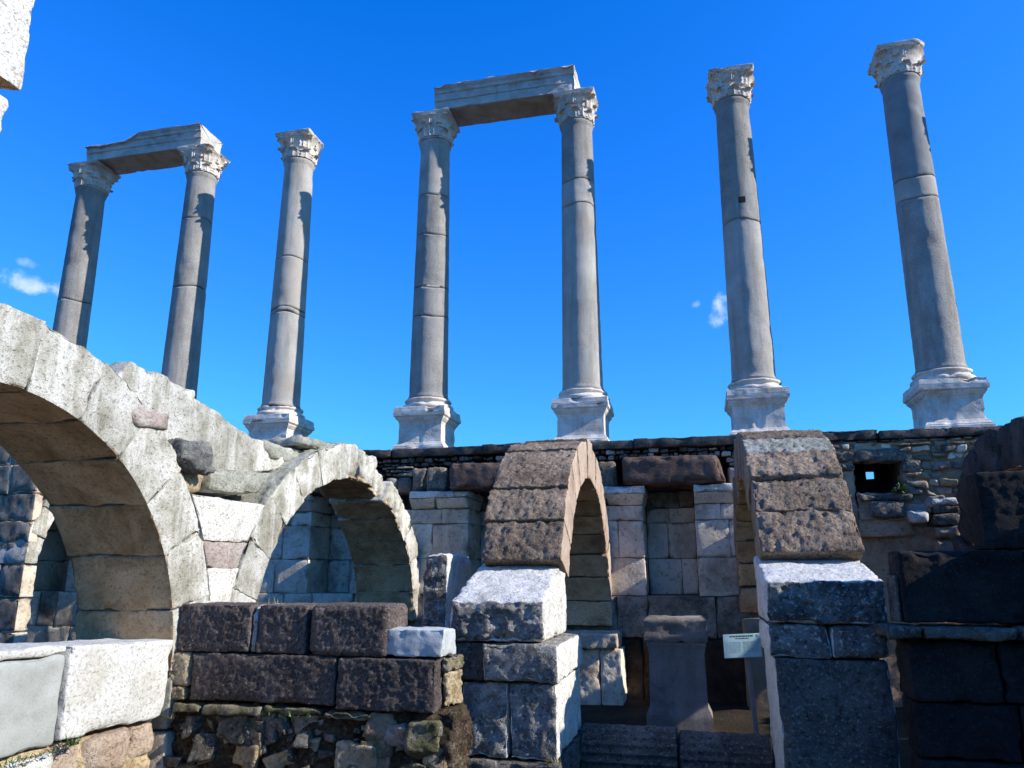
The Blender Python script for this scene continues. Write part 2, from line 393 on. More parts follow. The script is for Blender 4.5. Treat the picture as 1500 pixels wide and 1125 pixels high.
# ------------------------------------------------------------------ wall under the columns
WF, WT = 11.5, 1.95                     # wall face, wall top
def row(parent, u0, u1, v0, v1, z0, z1, wmin, wmax, mat, name='ashlar_block', rnd=RND, gap=.0025, **kw):
    u = u0
    while u < u1-1e-6:
        w = rnd.uniform(wmin, wmax)*rnd.choice((.8, 1, 1.25))
        if u1-(u+w) < wmin*.7: w = u1-u
        m = mat(rnd) if callable(mat) else mat
        args = dict(rough=.008, rad=.007, res=.045, chip=.035, freq=9, gain=.62, chip_w=.05); args.update(kw)
        dv = rnd.uniform(-.012, .012)
        stone(name, box(u+gap, min(u+w, u1)-gap, v0+dv, v1, z0+gap, z1-gap), m, parent, **args)
        u += w
def rub_wall(parent, u0, u1, v, z0, z1, size, mats, name='rubble_stone', rnd=RND, depth=.22, skip=None, jut=.05, res=.03, flat=1.0, irr=.2):
    """irregular stones bedded one above the other in crooked courses"""
    z = z0; cnt = 0
    while z < z1-.02:
        h = min(size*rnd.uniform(.6, 1.15)*flat, z1-z)
        u = u0 + rnd.uniform(-.08, 0)
        while u < u1-.03:
            w = min(size*rnd.uniform(.75, 2.0), u1-u+.02); hh = h*rnd.uniform(.7, 1.0); dz = rnd.uniform(0, h-hh)
            c = (u+w/2, z+h/2)
            if not (skip and skip(*c)):
                jv = rnd.uniform(-jut, jut*.4)
                stone(name, box(u+.008, u+w-.008, v+jv, v+depth, z+dz+.005, z+dz+hh-.005, jit=irr*min(hh, w)), rnd.choice(mats), parent,
                      rough=.02, rad=min(.04, hh*.25), res=res, chip=.03, freq=8)
                cnt += 1
            u += w
        z += h
    return cnt
M['masonry_shade'] = stone_mat('shade_toned_masonry', [(.05, .034, .022), (.09, .062, .042), (.15, .11, .08)], scale=3, stain=(.03, .02, .014), stain_amt=.6, pit=(.02, .015, .01), pit_scale=26, pit_amt=.6, bump=.9, bump_dist=.04, vary=.1)  # shade behind the stele put into the stone colour
ROWS = [.97, .74, .20, -.34, -.92, GROUND-.05]
def bay(s, label, detail=True, grp='niched bays of the long wall under the columns'):
    t = thing('niche_wall', label, 'wall', (s, WF, GROUND), grp)
    rnd = random.Random(100+int(s*10))
    core = box(s-1.72, s+1.0, 12.44, 13.1, GROUND-.05, WT-.12)
    stone('wall_core', core, M['rubble'], t, rough=.03, rad=.03, res=.12, chip=0)
    def mat_for(zmid):  # lower courses go darker: shade near the ground painted in
        if s == 0 and zmid < -.95: return lambda r: M['masonry_shade']
        if s == 0 and zmid < -.3: return M['ashlar_dirt_shade']
        if zmid < -.3 and zmid > -.95: return lambda r: M['ashlar_dirt_shade'] if r.random() < .6 else M['ashlar']
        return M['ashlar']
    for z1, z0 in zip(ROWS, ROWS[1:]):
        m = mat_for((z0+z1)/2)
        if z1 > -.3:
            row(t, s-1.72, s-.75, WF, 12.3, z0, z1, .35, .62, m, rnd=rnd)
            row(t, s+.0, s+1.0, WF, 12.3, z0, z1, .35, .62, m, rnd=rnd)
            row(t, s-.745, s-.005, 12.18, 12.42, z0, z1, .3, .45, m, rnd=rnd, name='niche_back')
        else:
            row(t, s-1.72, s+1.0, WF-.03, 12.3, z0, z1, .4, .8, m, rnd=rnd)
    row(t, s-.745, s-.005, 12.2, 12.42, .97, 1.24, .3, .45, M['ashlar_dirt_shade'], rnd=rnd, name='niche_back')  # darker course paints the shade under the lintel
    # imposts either side of the niche, projecting and chamfered below
    for a, b in ((s-1.70, s-1.29), (s-1.28, s-.74), (s+.0, s+.62)):
        ov = .045 if b-a < .6 else 0
        up = stone_mesh(*box(a-.0+.006, b+ov-.006, WF-.20, 12.2, 1.13, 1.24), rough=.012, rad=.012, res=.03, chip=.07, freq=10)
        K = np.array([[[[u, v, z] for z in (.975, 1.128)] for v in (WF-.17, 12.2)] for u in (a+.006, b+ov-.02)], float)
        K[:, 0, 0, 1] += .16
        if ov: K[1, :, 0, 0] -= ov
        lo = stone_mesh(*hexfn(K), rough=.006, rad=.01, res=.03, chip=.03, freq=10)
        V, F = merge([up[:2], lo[:2]])
        link('impost', V, F, M['marble'] if rnd.random() < .85 else M['ashlar'], t)
    # rough lintel over the niche
    K = np.array([[[[u, v, z] for z in (1.25, 1.66)] for v in (WF-.28, 12.3)] for u in (s-1.12, s+.50)], float)
    K[0, 0, 0, 0] += .12; K[1, 0, 1, 0] -= .16; K[0, 0, 1, 0] += .12; K[1, 0, 0, 0] -= .03
    stone('lintel', hexfn(K), M['lintel'], t, rough=.02, rad=.05, res=.04, chip=.10, freq=6)
    row(t, s-1.71, s-1.13, WF-.05, 12.3, 1.25, 1.64, .3, .5, M['andesite'], rnd=rnd, name='rubble_stone', rough=.03, rad=.05, chip=.06)
    row(t, s+.51, s+.99, WF-.02, 12.3, 1.25, 1.5, .16, .24, M['rubble'], rnd=rnd, name='rubble_stone', rough=.02, rad=.07, chip=.04)
    rub_wall(t, s+.52, s+1.0, WF+.02, 1.5, 1.68, .10, [M['rubble'], M['dim']], rnd=rnd, depth=.5)
    rub_wall(t, s-1.70, s+1.0, WF+.04, 1.67, 1.83, .085, [M['rubble'], M['dark'], M['dim'], M['mortar']], rnd=rnd, depth=.5)
    return t
M['footing'] = stone_mat('dark_earth_footing', [(.03, .02, .014), (.055, .038, .026), (.09, .066, .048)], scale=4, pit=(.015, .01, .008), pit_scale=26, pit_amt=.6, bump=1, bump_dist=.05, vary=0)
M['lintel'] = stone_mat('dark_brown_lintel', [(.085, .055, .045), (.14, .092, .075), (.20, .135, .11)], scale=3, stain=(.30, .22, .18), stain_amt=.5, stain_scale=2.5,
    pit=(.05, .035, .03), pit_scale=40, pit_amt=.5, bump=.8, bump_dist=.03, vary=.15)
bay(0, 'ashlar wall bay with a dark niche, behind the pale stele and the small sign', True)
bay(-2.72, 'ashlar wall bay with sunlit imposts, just left of the tall brown arch')
bay(-5.44, 'ashlar wall bay seen through the broken whitish arch')
bay(-8.16, 'shaded ashlar wall bay seen through the big arch at left edge')

bay(-10.88, 'shaded ashlar wall bay farthest left but one, behind the inner arch')
bay(-13.6, 'leftmost shaded ashlar wall bay, deep behind the inner arch')

def rubble_bay():
    t = thing('rubble_wall', 'rubble wall with a small square window hole above brown plaster', 'wall', (2.3, WF, GROUND))
    rnd = random.Random(5)
    H = (2.24, 2.86, 1.10, 1.50)       # window recess
    mats = [M['rubble'], M['rubble'], M['tan'], M['andesite'], M['tan2'], M['ashlar']]
    def skip(u, z): return (H[0]-.42 < u < H[1]+.05 and H[2]-.06 < z < H[3]+.05)
    # plastered lower wall, in two sheets, upper one proud
    stone('plaster', box(1.05, 3.55, WF+.12, 12.3, GROUND-.05, .62), M['plaster'], t, rough=.035, rad=.03, res=.06, chip=.04, freq=3)
    stone('plaster', box(1.9, 2.95, WF+.04, WF+.14, .47, .74), M['plaster'], t, rough=.03, rad=.03, res=.05, chip=.05, freq=4)
    for a, b, z0, z1 in ((2.88, 3.95, .86, 1.80), (1.05, 2.24, .60, 1.80), (2.2, 2.9, 1.52, 1.80), (2.25, 2.88, .70, 1.08)):
        stone('mortar_bed', box(a, b, WF+.015, WF+.3, z0, z1), M['plaster'], t, rough=.03, rad=.02, res=.04, chip=.02, freq=9)
    n = rub_wall(t, 2.9, 3.9, WF-.02, .88, 1.76, .13, mats, rnd=rnd, depth=.35, jut=.06, irr=.3)
    n += rub_wall(t, 1.06, 2.2, WF+.06, .62, 1.05, .16, mats, rnd=rnd, depth=.35)
    n += rub_wall(t, 1.06, 3.9, WF+.0, 1.70, 1.82, .10, mats, rnd=rnd, depth=.35, jut=.03, flat=.8)
    for (a, b, z0, z1, v, m) in ((1.1, 1.9, 1.53, 1.70, WF, 'andesite'), (1.92, 2.3, 1.50, 1.69, WF-.02, 'andesite'), (2.31, 2.95, 1.52, 1.69, WF-.04, 'dim'),
                                 (2.06, 2.27, 1.38, 1.50, WF-.03, 'dim'), (2.05, 2.25, 1.08, 1.375, WF+.05, 'tan2'),
                                 (2.86, 3.15, 1.33, 1.53, WF-.03, 'dim'), (2.87, 3.02, 1.06, 1.325, WF-.02, 'rubble'),
                                 (2.26, 2.95, .96, 1.06, WF-.06, 'dim'), (2.40, 2.84, .70, .95, WF-.05, 'dim'), (2.85, 3.2, .74, .95, WF-.03, 'rubble'),
                                 (2.02, 2.24, .85, 1.06, WF+.04, 'plaster')):
        stone('rubble_stone', box(a, b, v, WF+.4, z0, z1, jit=.02, rnd=rnd), M[m], t, rough=.02, rad=.04, res=.03, chip=.06)
    # a white fallen-looking stone and a little masonry stub at the right
    stone('rubble_stone', box(2.86, 3.12, WF-.12, WF+.2, .66, .82, jit=.05, rnd=rnd), M['marble'], t, rough=.03, rad=.06, res=.02, chip=.05)
    for k, (z0, z1, m) in enumerate(((.10, .42, 'tan2'), (.43, .60, 'tan2'), (.61, .76, 'dim'), (.77, .88, 'dim'), (.89, .97, 'marble'))):
        stone('rubble_stone', box(3.16+.015*(k % 2), 3.46+.03*(k > 1), WF-.10, WF+.3, z0, z1, jit=.012, rnd=rnd), M[m], t, rough=.014, rad=.03, res=.03, chip=.05)
    # dark deep window: jambs, then a back screen pierced by a small square hole
    stone('window_reveal', box(1.5, 2.22, 11.9, 12.6, .95, 1.72), M['dark'], t, rough=.02, rad=.02, res=.08, chip=0)
    stone('window_reveal', box(2.88, 3.9, 11.9, 12.6, .9, 1.72), M['dark'], t, rough=.02, rad=.02, res=.08, chip=0)
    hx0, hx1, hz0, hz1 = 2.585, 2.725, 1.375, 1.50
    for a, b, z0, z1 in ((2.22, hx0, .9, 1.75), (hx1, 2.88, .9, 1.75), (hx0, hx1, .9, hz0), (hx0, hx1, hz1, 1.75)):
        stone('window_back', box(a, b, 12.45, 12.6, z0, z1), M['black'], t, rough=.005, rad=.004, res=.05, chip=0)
    stone('wall_core', box(1.02, 4.2, 12.62, 13.1, GROUND, .9), M['rubble'], t, rough=.03, rad=.03, res=.15, chip=0)
M['tan2'] = stone_mat('brownish_block', [(.22, .155, .10), (.34, .25, .17), (.44, .345, .25)], scale=3, stain=(.14, .1, .065), stain_amt=.5, pit=(.08, .06, .045), pit_scale=40, pit_amt=.4,
    bump=.7, bump_dist=.03, vary=.12)
rubble_bay()
def coping():
    t = thing('wall_coping', 'dark rough slab course running along the wall top under the column pedestals', 'wall coping', (-2, WF, WT-.1))
    rnd = random.Random(8)
    u = -14.5
    while u < 7:
        w = rnd.uniform(1.1, 2.2)
        stone('coping_slab', box(u+.004, u+w-.004, WF-.04+rnd.uniform(-.03, .03), 13.15, 1.83, WT+rnd.uniform(0, .03)), M['coping'], t, rough=.014, rad=.01, res=.05, chip=.05, freq=7)
        u += w
M['coping'] = stone_mat('dark_crusted_slab', [(.055, .045, .04), (.10, .085, .075), (.16, .14, .12)], scale=4, stain=(.035, .03, .028), stain_amt=.6, stain_scale=2.2,
    pit=(.03, .025, .02), pit_scale=35, pit_amt=.6, speck=(.28, .26, .23), speck_scale=60, speck_amt=.3, bump=.9, bump_dist=.03, vary=.15)
coping()

# ------------------------------------------------------------------ columns
ROWV = 12.2
CAP = .80
def capital(parent, cx, cy, z0, rnd, keep=(1, 1, 1, 1)):
    parts = []
    bell = dense([(.285, 0), (.30, .05), (.31, .2), (.325, .36), (.37, .48), (.41, .54), (.40, .55)], .04)
    V, F = lathe([(r, z0+z) for r, z in bell], 48, cx, cy); parts.append((V, F))
    def leaf(phi, zb, hh, w0, out, rb, curl=1.0):
        nt, ns = 16, 8
        t = np.linspace(0, 1, nt+1)[:, None]*np.ones((1, ns+1)); s = np.linspace(-1, 1, ns+1)[None]*np.ones((nt+1, 1))
        lob = 1 + .22*np.sin(t*19+.5)*np.abs(s)**2
        w = w0*(1-.25*t**2)*np.clip(np.sqrt(np.clip(1.02-t**6, 0, 1)), .45, 1)*lob
        c = np.clip((t-.55)/.45, 0, 1)
        r = rb + .02*t + out*c**1.6 - .018*s*s + .012*np.cos(s*9)*(1-c)
        z = zb + hh*(t - .35*curl*np.clip((t-.75)/.25, 0, 1)**2*.5)
        a = phi + s*w/rb
        def pts(rr): return np.stack([cx+rr*np.cos(a), cy+rr*np.sin(a), z0+z], -1).reshape(-1, 3)
        A = pts(r); B = pts(r-.045); n = ns+1; m = (nt+1)*n
        i = np.arange(m).reshape(nt+1, n)
        q = np.stack([i[:-1, :-1], i[:-1, 1:], i[1:, 1:], i[1:, :-1]], -1).reshape(-1, 4)
        b = np.concatenate([i[0, :], i[1:, -1], i[-1, -2::-1], i[-2:0:-1, 0]]); bn = np.roll(b, -1)
        Fq = np.concatenate([q, q[:, ::-1]+m, np.stack([b, b+m, bn+m, bn], 1)])
        return np.concatenate([A, B]), Fq
    for k in range(8):
        if rnd.random() < .9: parts.append(leaf(k*pi/4+.1, .01, .22*rnd.uniform(.85, 1.05), .125, .07*rnd.uniform(.6, 1.15), .315))
    for k in range(8):
        if rnd.random() < .88: parts.append(leaf((k+.5)*pi/4+.1, .04, .37*rnd.uniform(.9, 1.05), .118, .085*rnd.uniform(.6, 1.15), .325))
    for k in range(4):
        if keep[k]:
            for dphi in (-.12, .12):
                parts.append(leaf(pi/4+k*pi/2+dphi, .26, .29, .09, .11*rnd.uniform(.8, 1.1), .36, .5))
        parts.append(leaf(k*pi/2, .34, .22, .05, .05, .365, .6))
    V, F = merge(parts)
    V = V + .006*np.stack([fbm(V*14+i*5, 2, nseed()) for i in range(3)], 1)
    V[:, 2] = z0 + (V[:, 2]-z0)*CAP
    o = link('capital', V, F, M['carved'], parent, sharp=60)
    a = np.linspace(0, 2*pi, 64, endpoint=False); prof = []
    for zz, k in ((.545, .94), (.58, .97), (.59, 1.02), (.64, 1.06), (.66, 1.05)):
        rr = []
        for th in a:
            x = ((th+pi/4) % (pi/2)) - pi/4
            side = .36/np.cos(x); side = min(side, .50) - .0; conc = side*(1-.0) + .0
            concave = .36 + .14*(abs(x)/(pi/4))**2.2
            corner = int(((th) // (pi/2)) % 4)
            if not keep[corner]: concave = min(concave, .42)
            rr.append(concave*k)
        rr = np.array(rr); prof.append(np.stack([cx+rr*np.cos(a), cy+rr*np.sin(a), np.full(64, z0+zz*CAP)], 1))
    n = 64; V = np.concatenate(prof); i = np.arange(n); j = (i+1) % n
    F = np.concatenate([np.stack([k*n+i, k*n+j, (k+1)*n+j, (k+1)*n+i], 1) for k in range(4)])
    for k, fl in ((0, 1), (4, 0)):
        V = np.concatenate([V, [[cx, cy, V[k*n, 2]]]]); c = np.full(n, len(V)-1)
        F = np.concatenate([F, np.stack([k*n+j, k*n+i, c, c], 1) if fl else np.stack([k*n+i, k*n+j, c, c], 1)])
    V = roughen(V, F, .02, 8, .05, 5)
    link('abacus', V, F, M['carved'], o, sharp=50)
SH0, SH1 = 2.95, 7.95
def shaft_r(z):
    t = (z-SH0)/(SH1-SH0); return .340 - .051*t - .012*t*t
def column(u, joints, label, keep=(1, 1, 1, 1), tints=None, hole=None):
    rnd = random.Random(int(u*100)+4000)
    t = thing('ancient_column', label, 'column', (u, ROWV, WT+.02), 'columns standing in a row on the wall')
    # pedestal with moulded foot and crown
    z = WT+.025
    prof = dense([(.455, z), (.455, z+.06), (.44, z+.07), (.44, z+.085), (.405, z+.125), (.40, z+.14), (.385, z+.15), (.378, z+.20), (.376, z+.46), (.385, z+.48), (.385, z+.495),
                  (.40, z+.51), (.43, z+.555), (.432, z+.575), (.462, z+.60), (.465, z+.655)], .02)
    V, F = lathe(prof, 100, u, ROWV, square=True); V = roughen(V, F, .006, 9, .035, 4.5)
    link('pedestal', V, F, M['carved'], t, sharp=38)
    z += .657
    V, F = lathe(dense([(.45, z), (.455, z+.015), (.45, z+.095), (.44, z+.10)], .02), 100, u, ROWV, square=True); V = roughen(V, F, .012, 8, .07, 4)
    link('plinth', V, F, M['carved'], t, sharp=38); z += .101
    pb = [(.43, z), (.445, z+.02), (.445, z+.05), (.425, z+.07), (.39, z+.08), (.375, z+.10), (.385, z+.125), (.40, z+.13), (.412, z+.15), (.40, z+.17), (.38, z+.178)]
    V, F = lathe(dense(pb, .012), 56, u, ROWV); V = roughen(V, F, .008, 10, .04, 5)
    link('base', V, F, M['carved'], t); z += .179
    cuts = [z] + sorted(joints) + [SH1]
    for k, (a, b) in enumerate(zip(cuts, cuts[1:])):
        pr = []
        g = .006
        zz = np.arange(a+g, b-g, .045).tolist() + [b-g]
        for q in zz:
            r = shaft_r(q)
            if k == 0: r += .035*max(0, 1-(q-z)/.10)**2
            if q > SH1-.09: r += .028*math.sqrt(max(0, 1-((q-(SH1-.045))/.045)**2))
            pr.append((r, q))
        pr = [(pr[0][0]-.012, pr[0][1]-.001)] + pr + [(pr[-1][0]-.012, pr[-1][1]+.001)]
        V, F = lathe(pr, 56, u, ROWV)
        V = roughen(V, F, .0045, 11, .016, 2.6)
        # the break between two drums is not level
        if k > 0: V[:, 2] += np.clip(1-(V[:, 2]-a)/.2, 0, 1)*.02*np.sin(3*np.arctan2(V[:, 1]-ROWV, V[:, 0]-u)+u)
        if k < len(cuts)-2: V[:, 2] += np.clip(1-(b-V[:, 2])/.2, 0, 1)*.02*np.sin(3*np.arctan2(V[:, 1]-ROWV, V[:, 0]-u)+u)
        link('drum' if len(cuts) > 2 else 'shaft', V, F, M[tints[k] if tints else 'granite'], t)
    if hole:
        a, zz = hole; r = shaft_r(zz)
        d = np.array([cos(a), sin(a), 0]); s = np.array([-sin(a), cos(a), 0]); c = np.array([u, ROWV, zz]) + d*(r-.008)
        K = np.array([[[c + s*x + d*y + np.array([0, 0, q]) for q in (-.055, .055)] for y in (-.02, .012)] for x in (-.055, .055)])
        stone('socket_patch', hexfn(K), M['black'], t, rough=.001, rad=.004, res=.03, chip=0)
    capital(t, u, ROWV, SH1, rnd, keep)
M['granite_pale'] = stone_mat('pale_granite', [(.36, .335, .295), (.46, .435, .39), (.55, .525, .475)], scale=2.0, stain=(.38, .30, .21), stain_amt=.45, stain_scale=1.1,
    pit=(.16, .15, .135), pit_scale=80, pit_amt=.5, speck=(.70, .68, .63), speck_scale=90, speck_amt=.4, streak=(.27, .245, .21), streak_amt=.5, bump=.6, bump_dist=.025, vary=.04)
M['granite_dark'] = stone_mat('dark_granite', [(.19, .19, .185), (.25, .25, .245), (.31, .31, .30)], scale=2.4, pit=(.1, .1, .1), pit_scale=120, pit_amt=.35, speck=(.5, .5, .49), speck_scale=170,
    speck_amt=.3, bump=.35, bump_dist=.012, vary=.06)
M['granite_warm'] = stone_mat('warm_granite', [(.36, .32, .27), (.43, .39, .335), (.48, .44, .39)], scale=2.0, pit=(.2, .18, .15), pit_scale=110, pit_amt=.35, bump=.3, bump_dist=.012, vary=.04)
G, GP, GD, GW = 'granite', 'granite_pale', 'granite_dark', 'granite_warm'
column(-12.28, [5.39], 'leftmost granite column, under the low end of the broken left beam', (1, 1, 1, 1), [G, G])
column(-9.56, [6.91, 5.44], 'granite column carrying the right end of the left marble beam', (1, 1, 1, 1), [G, G, G])
column(-7.33, [5.82, 4.80, 4.70], 'lone pale column with a brownish middle drum and one broken-out capital corner', (0, 0, 1, 1), [GP, G, GW, GP])
column(-4.45, [6.78, 5.98, 4.95, 4.4], 'many-jointed column under the left end of the central marble beam', (1, 1, 1, 1), [G, G, G, G, GP])
column(-1.71, [6.73, 6.26], 'granite column with two close joints under the right end of the central beam', (0, 1, 1, 1), [GP, GP, G])
column(1.04, [5.63], 'beamless column with a small dark square socket in its upper shaft', (1, 1, 1, 1), [GP, G], (-pi/2+.05, 5.98))
column(3.75, [6.07, 5.71], 'rightmost column, dark grey above two joints and nearest the right edge', (0, 1, 1, 0), [G, GP, GD])
column(6.48, [5.5], 'column standing beyond the right edge of the view')

def architrave(u0, u1, label, hfun, zb=SH1+.66*CAP+.005, zt=SH1+.66*CAP+.47):
    """a marble beam with three stepped fasciae, its top broken away along the length"""
    n = 70; rnd = nseed()
    fr = [(0, 0), (0, .17), (-.02, .175), (-.02, .32), (-.04, .325), (-.04, .39), (-.085, .44), (-.09, .50)]
    fr = dense(fr, .03)
    zs = [p[1] for p in fr]; hmax = zt-zb
    U = np.linspace(u0, u1, n+1); rings = []
    for i, u in enumerate(U):
        h = hfun((u-u0)/(u1-u0))*hmax
        h += .025*float(fbm(np.array([[u*4, 3.1, rnd]]), 3, rnd)[0])
        A = [(11.86+p[0], zb+min(p[1], h)) for p in fr]
        top = [(11.86+x, zb+h) for x in (.05, .15, .25, .35, .45, .55)]
        B = [(12.50-p[0], zb+min(p[1], h)) for p in fr[::-1]]
        bot = [(11.86+x, zb+(.05 if .09 < x < .54 else 0)) for x in (.56, .5, .42, .3, .2, .12, .06)]
        rings.append([(u, v, z) for v, z in A+top+B+bot])
    R = np.array(rings); m = R.shape[1]; V = R.reshape(-1, 3)
    i = np.arange(n)[:, None]*m; j = np.arange(m)[None]; jn = (j+1) % m
    F = np.stack([i+j, i+jn, i+m+jn, i+m+j], -1).reshape(-1, 4)
    for k in (0, n):
        V = np.concatenate([V, [V[k*m:(k+1)*m].mean(0)]]); c = np.full(m, len(V)-1); q = np.arange(m)+k*m; qn = (np.arange(m)+1) % m+k*m
        F = np.concatenate([F, np.stack([q, qn, c, c], 1) if k else np.stack([qn, q, c, c], 1)])
    F = outward(V, F)
    V = roughen(V, F, .014, 5, .05, 3.2)
    o = link('architrave', V, F, M['beam'], None, sharp=38); tag(o, label, 'beam', 'marble beams across column pairs')
M['beam'] = stone_mat('veined_marble_beam', [(.46, .42, .37), (.64, .60, .55), (.76, .72, .67)], scale=3, stain=(.36, .24, .14), stain_amt=.55, stain_scale=1.5,
    pit=(.2, .17, .14), pit_scale=40, pit_amt=.45, bump=.6, bump_dist=.03, vary=.03)
architrave(-4.36, -1.66, 'longer central marble beam bridging two columns, top edge chipped', lambda t: 1.0 if t > .06 else .93)
architrave(-12.2, -9.42, 'left marble beam with its top broken lower toward the left', lambda t: .62 if t < .36 else (.62+.3*(t-.36)/.1 if t < .46 else .97))

# ------------------------------------------------------------------ arches
def wedge(vc, zc, ai, bi, ao, bo, t0, t1, u0, u1):
    def fn(q):
        th = t0 + (q[:, 1]+1)/2*(t1-t0); k = (q[:, 2]+1)/2
        a = ai+(ao-ai)*k; b = bi+(bo-bi)*k
        return np.stack([u0+(q[:, 0]+1)/2*(u1-u0), vc-a*np.cos(th), zc+b*np.sin(th)], 1)
    r = (ai+bi+ao+bo)/4
    return fn, [u1-u0, r*(t1-t0), (ao-ai+bo-bi)/2]
def ring(parent, vc, zc, ai, bi, ao, bo, t0, t1, n, u0, u1, mat, rnd, sides=None, ju=.02, jr=.02, gap=.004, mats=None, drop=(), **kw):
    ths = np.linspace(t0, t1, n+1)
    for k in range(n):
        if k in drop: continue
        g = gap/((ao+bo)/2)
        args = dict(rough=.012, rad=.018, res=.045, chip=.04, freq=8); args.update(kw)
        m = mats[k] if mats and mats[k] else mat
        d = rnd.uniform(-jr, jr)
        stone('voussoir', wedge(vc, zc, ai, bi, ao+d, bo+d, ths[k]+g, ths[k+1]-g, u0+rnd.uniform(-ju, ju), u1+rnd.uniform(-ju*.3, ju*.3)), M[m], parent,
              {s: M[x] for s, x in (sides or {}).items()}, **args)

# -- brown arch in the middle
def arch_c():
    t = thing('stone_arch', 'tall brown arch on a white sunlit springer block, opening seen at its right', 'arch', (-1.65, 6.8, GROUND), 'arches standing across the vaulted basement')
    rnd = random.Random(21)
    u0, u1 = -2.05, -1.25
    ring(t, 9.4, -.83, 1.95, 1.95, 2.42, 2.42, RAD(23), RAD(178), 15, u0, u1, 'andesite', rnd, {1: 'andesite_face', 4: 'soffit', 0: 'andesite'}, ju=.03, jr=.03, gap=.006,
         rough=.007, side_rough={5: .03}, rad=.012, chip=.03, res=.018, freq=20, gain=.72, chip_w=.04)
    # springer: white block with a sloping top
    def blk(name, pts_front, v0, v1, zt_back, mat, sides=None, **kw):
        (ua, ub, z0, z1) = pts_front
        K = np.array([[[[u, v, z] for z in (z0, z1)] for v in (v0, v1)] for u in (ua, ub)], float)
        K[:, 1, 1, 2] = zt_back
        return stone(name, hexfn(K), M[mat], t, sides, **kw)
    PT = {2: M['shade_crust_light'], 5: M['shade_crust_light']}
    blk('springer', (-2.10, -1.27, -.57, -.24), 6.4, 7.62, .14, 'marble', {2: M['shade_crust_light']}, rough=.016, rad=.035, res=.018, chip=.05, freq=10, side_rough={2: .045}, gain=.68)
    r = dict(rough=.014, rad=.018, res=.022, chip=.04, freq=12, gain=.65)
    blk('pier_block', (-2.12, -1.79, -.88, -.58), 6.42, 7.5, -.58, 'dim', **r); blk('pier_block', (-1.78, -1.15, -.88, -.58), 6.36, 7.75, -.58, 'marble', PT, **r)
    blk('pier_block', (-2.12, -1.98, -1.5, -.89), 6.48, 7.6, -.89, 'dim', **r); blk('pier_block', (-1.97, -1.58, -1.46, -.89), 6.40, 7.6, -.89, 'marble', PT, side_rough={2: .03}, **r)
    blk('pier_block', (-1.56, -1.17, -1.46, -.89), 6.40, 7.70, -.89, 'marble', PT, side_rough={2: .03}, **r)
    blk('pier_block', (-2.15, -1.14, GROUND-.1, -1.47), 6.34, 7.8, -1.47, 'dim', **r)
    # far pier against the wall
    blk('pier_block', (-1.95, -1.12, -1.02, -.82), 10.75, WF-.02, -.82, 'ashlar', **r)
    blk('pier_block', (-1.92, -1.38, GROUND-.1, -1.03), 10.85, WF-.02, -1.03, 'ashlar', **r); blk('pier_block', (-1.37, -1.08, GROUND-.1, -1.03), 10.86, WF-.02, -1.03, 'ashlar', **r)
M['pier'] = stone_mat('pier_marble', [(.34, .335, .32), (.52, .51, .49), (.68, .67, .64)], scale=4, stain=(.20, .195, .18), stain_amt=.6, stain_scale=2.2,
    pit=(.10, .098, .09), pit_scale=26, pit_amt=.7, bump=1.0, bump_dist=.035, vary=.08)
M['shade_crust_light'] = stone_mat('light_shade_crust', [(.17, .16, .14), (.33, .31, .275), (.56, .53, .475)], scale=5, stain=(.10, .095, .085), stain_amt=.65, stain_scale=3.0,
    pit=(.05, .046, .04), pit_scale=22, pit_amt=.75, speck=(.82, .78, .71), speck_scale=30, speck_amt=.8, bump=1.0, bump_dist=.045, vary=.1)  # milder front-face shade put into the colour, over a flecked crust
M['shade_crust'] = stone_mat('dark_shade_crust', [(.105, .096, .084), (.22, .205, .18), (.42, .395, .35)], scale=5, stain=(.07, .065, .056), stain_amt=.7, stain_scale=3.0,
    pit=(.035, .032, .028), pit_scale=22, pit_amt=.8, speck=(.80, .76, .69), speck_scale=30, speck_amt=.8, bump=1.0, bump_dist=.045, vary=.1)  # front-face shade put into the colour, over a dark flecked crust
arch_c()
# stub of a neighbouring pier left of it
t = thing('pier_stub', 'rough white upright block between the broken whitish arch and the tall brown arch', 'stone block', (-2.35, 7.4, GROUND))
stone('block', box(-2.63, -2.38, 7.2, 8.1, -.75, .17), M['marble'], t, {2: M['shade_crust']}, rough=.018, rad=.03, res=.02, chip=.06, side_rough={2: .04}, freq=11, gain=.68)
stone('block', box(-2.66, -2.36, 7.15, 8.15, GROUND-.1, -.76), M['dim'], t, rough=.02, rad=.03, res=.05, chip=.05)

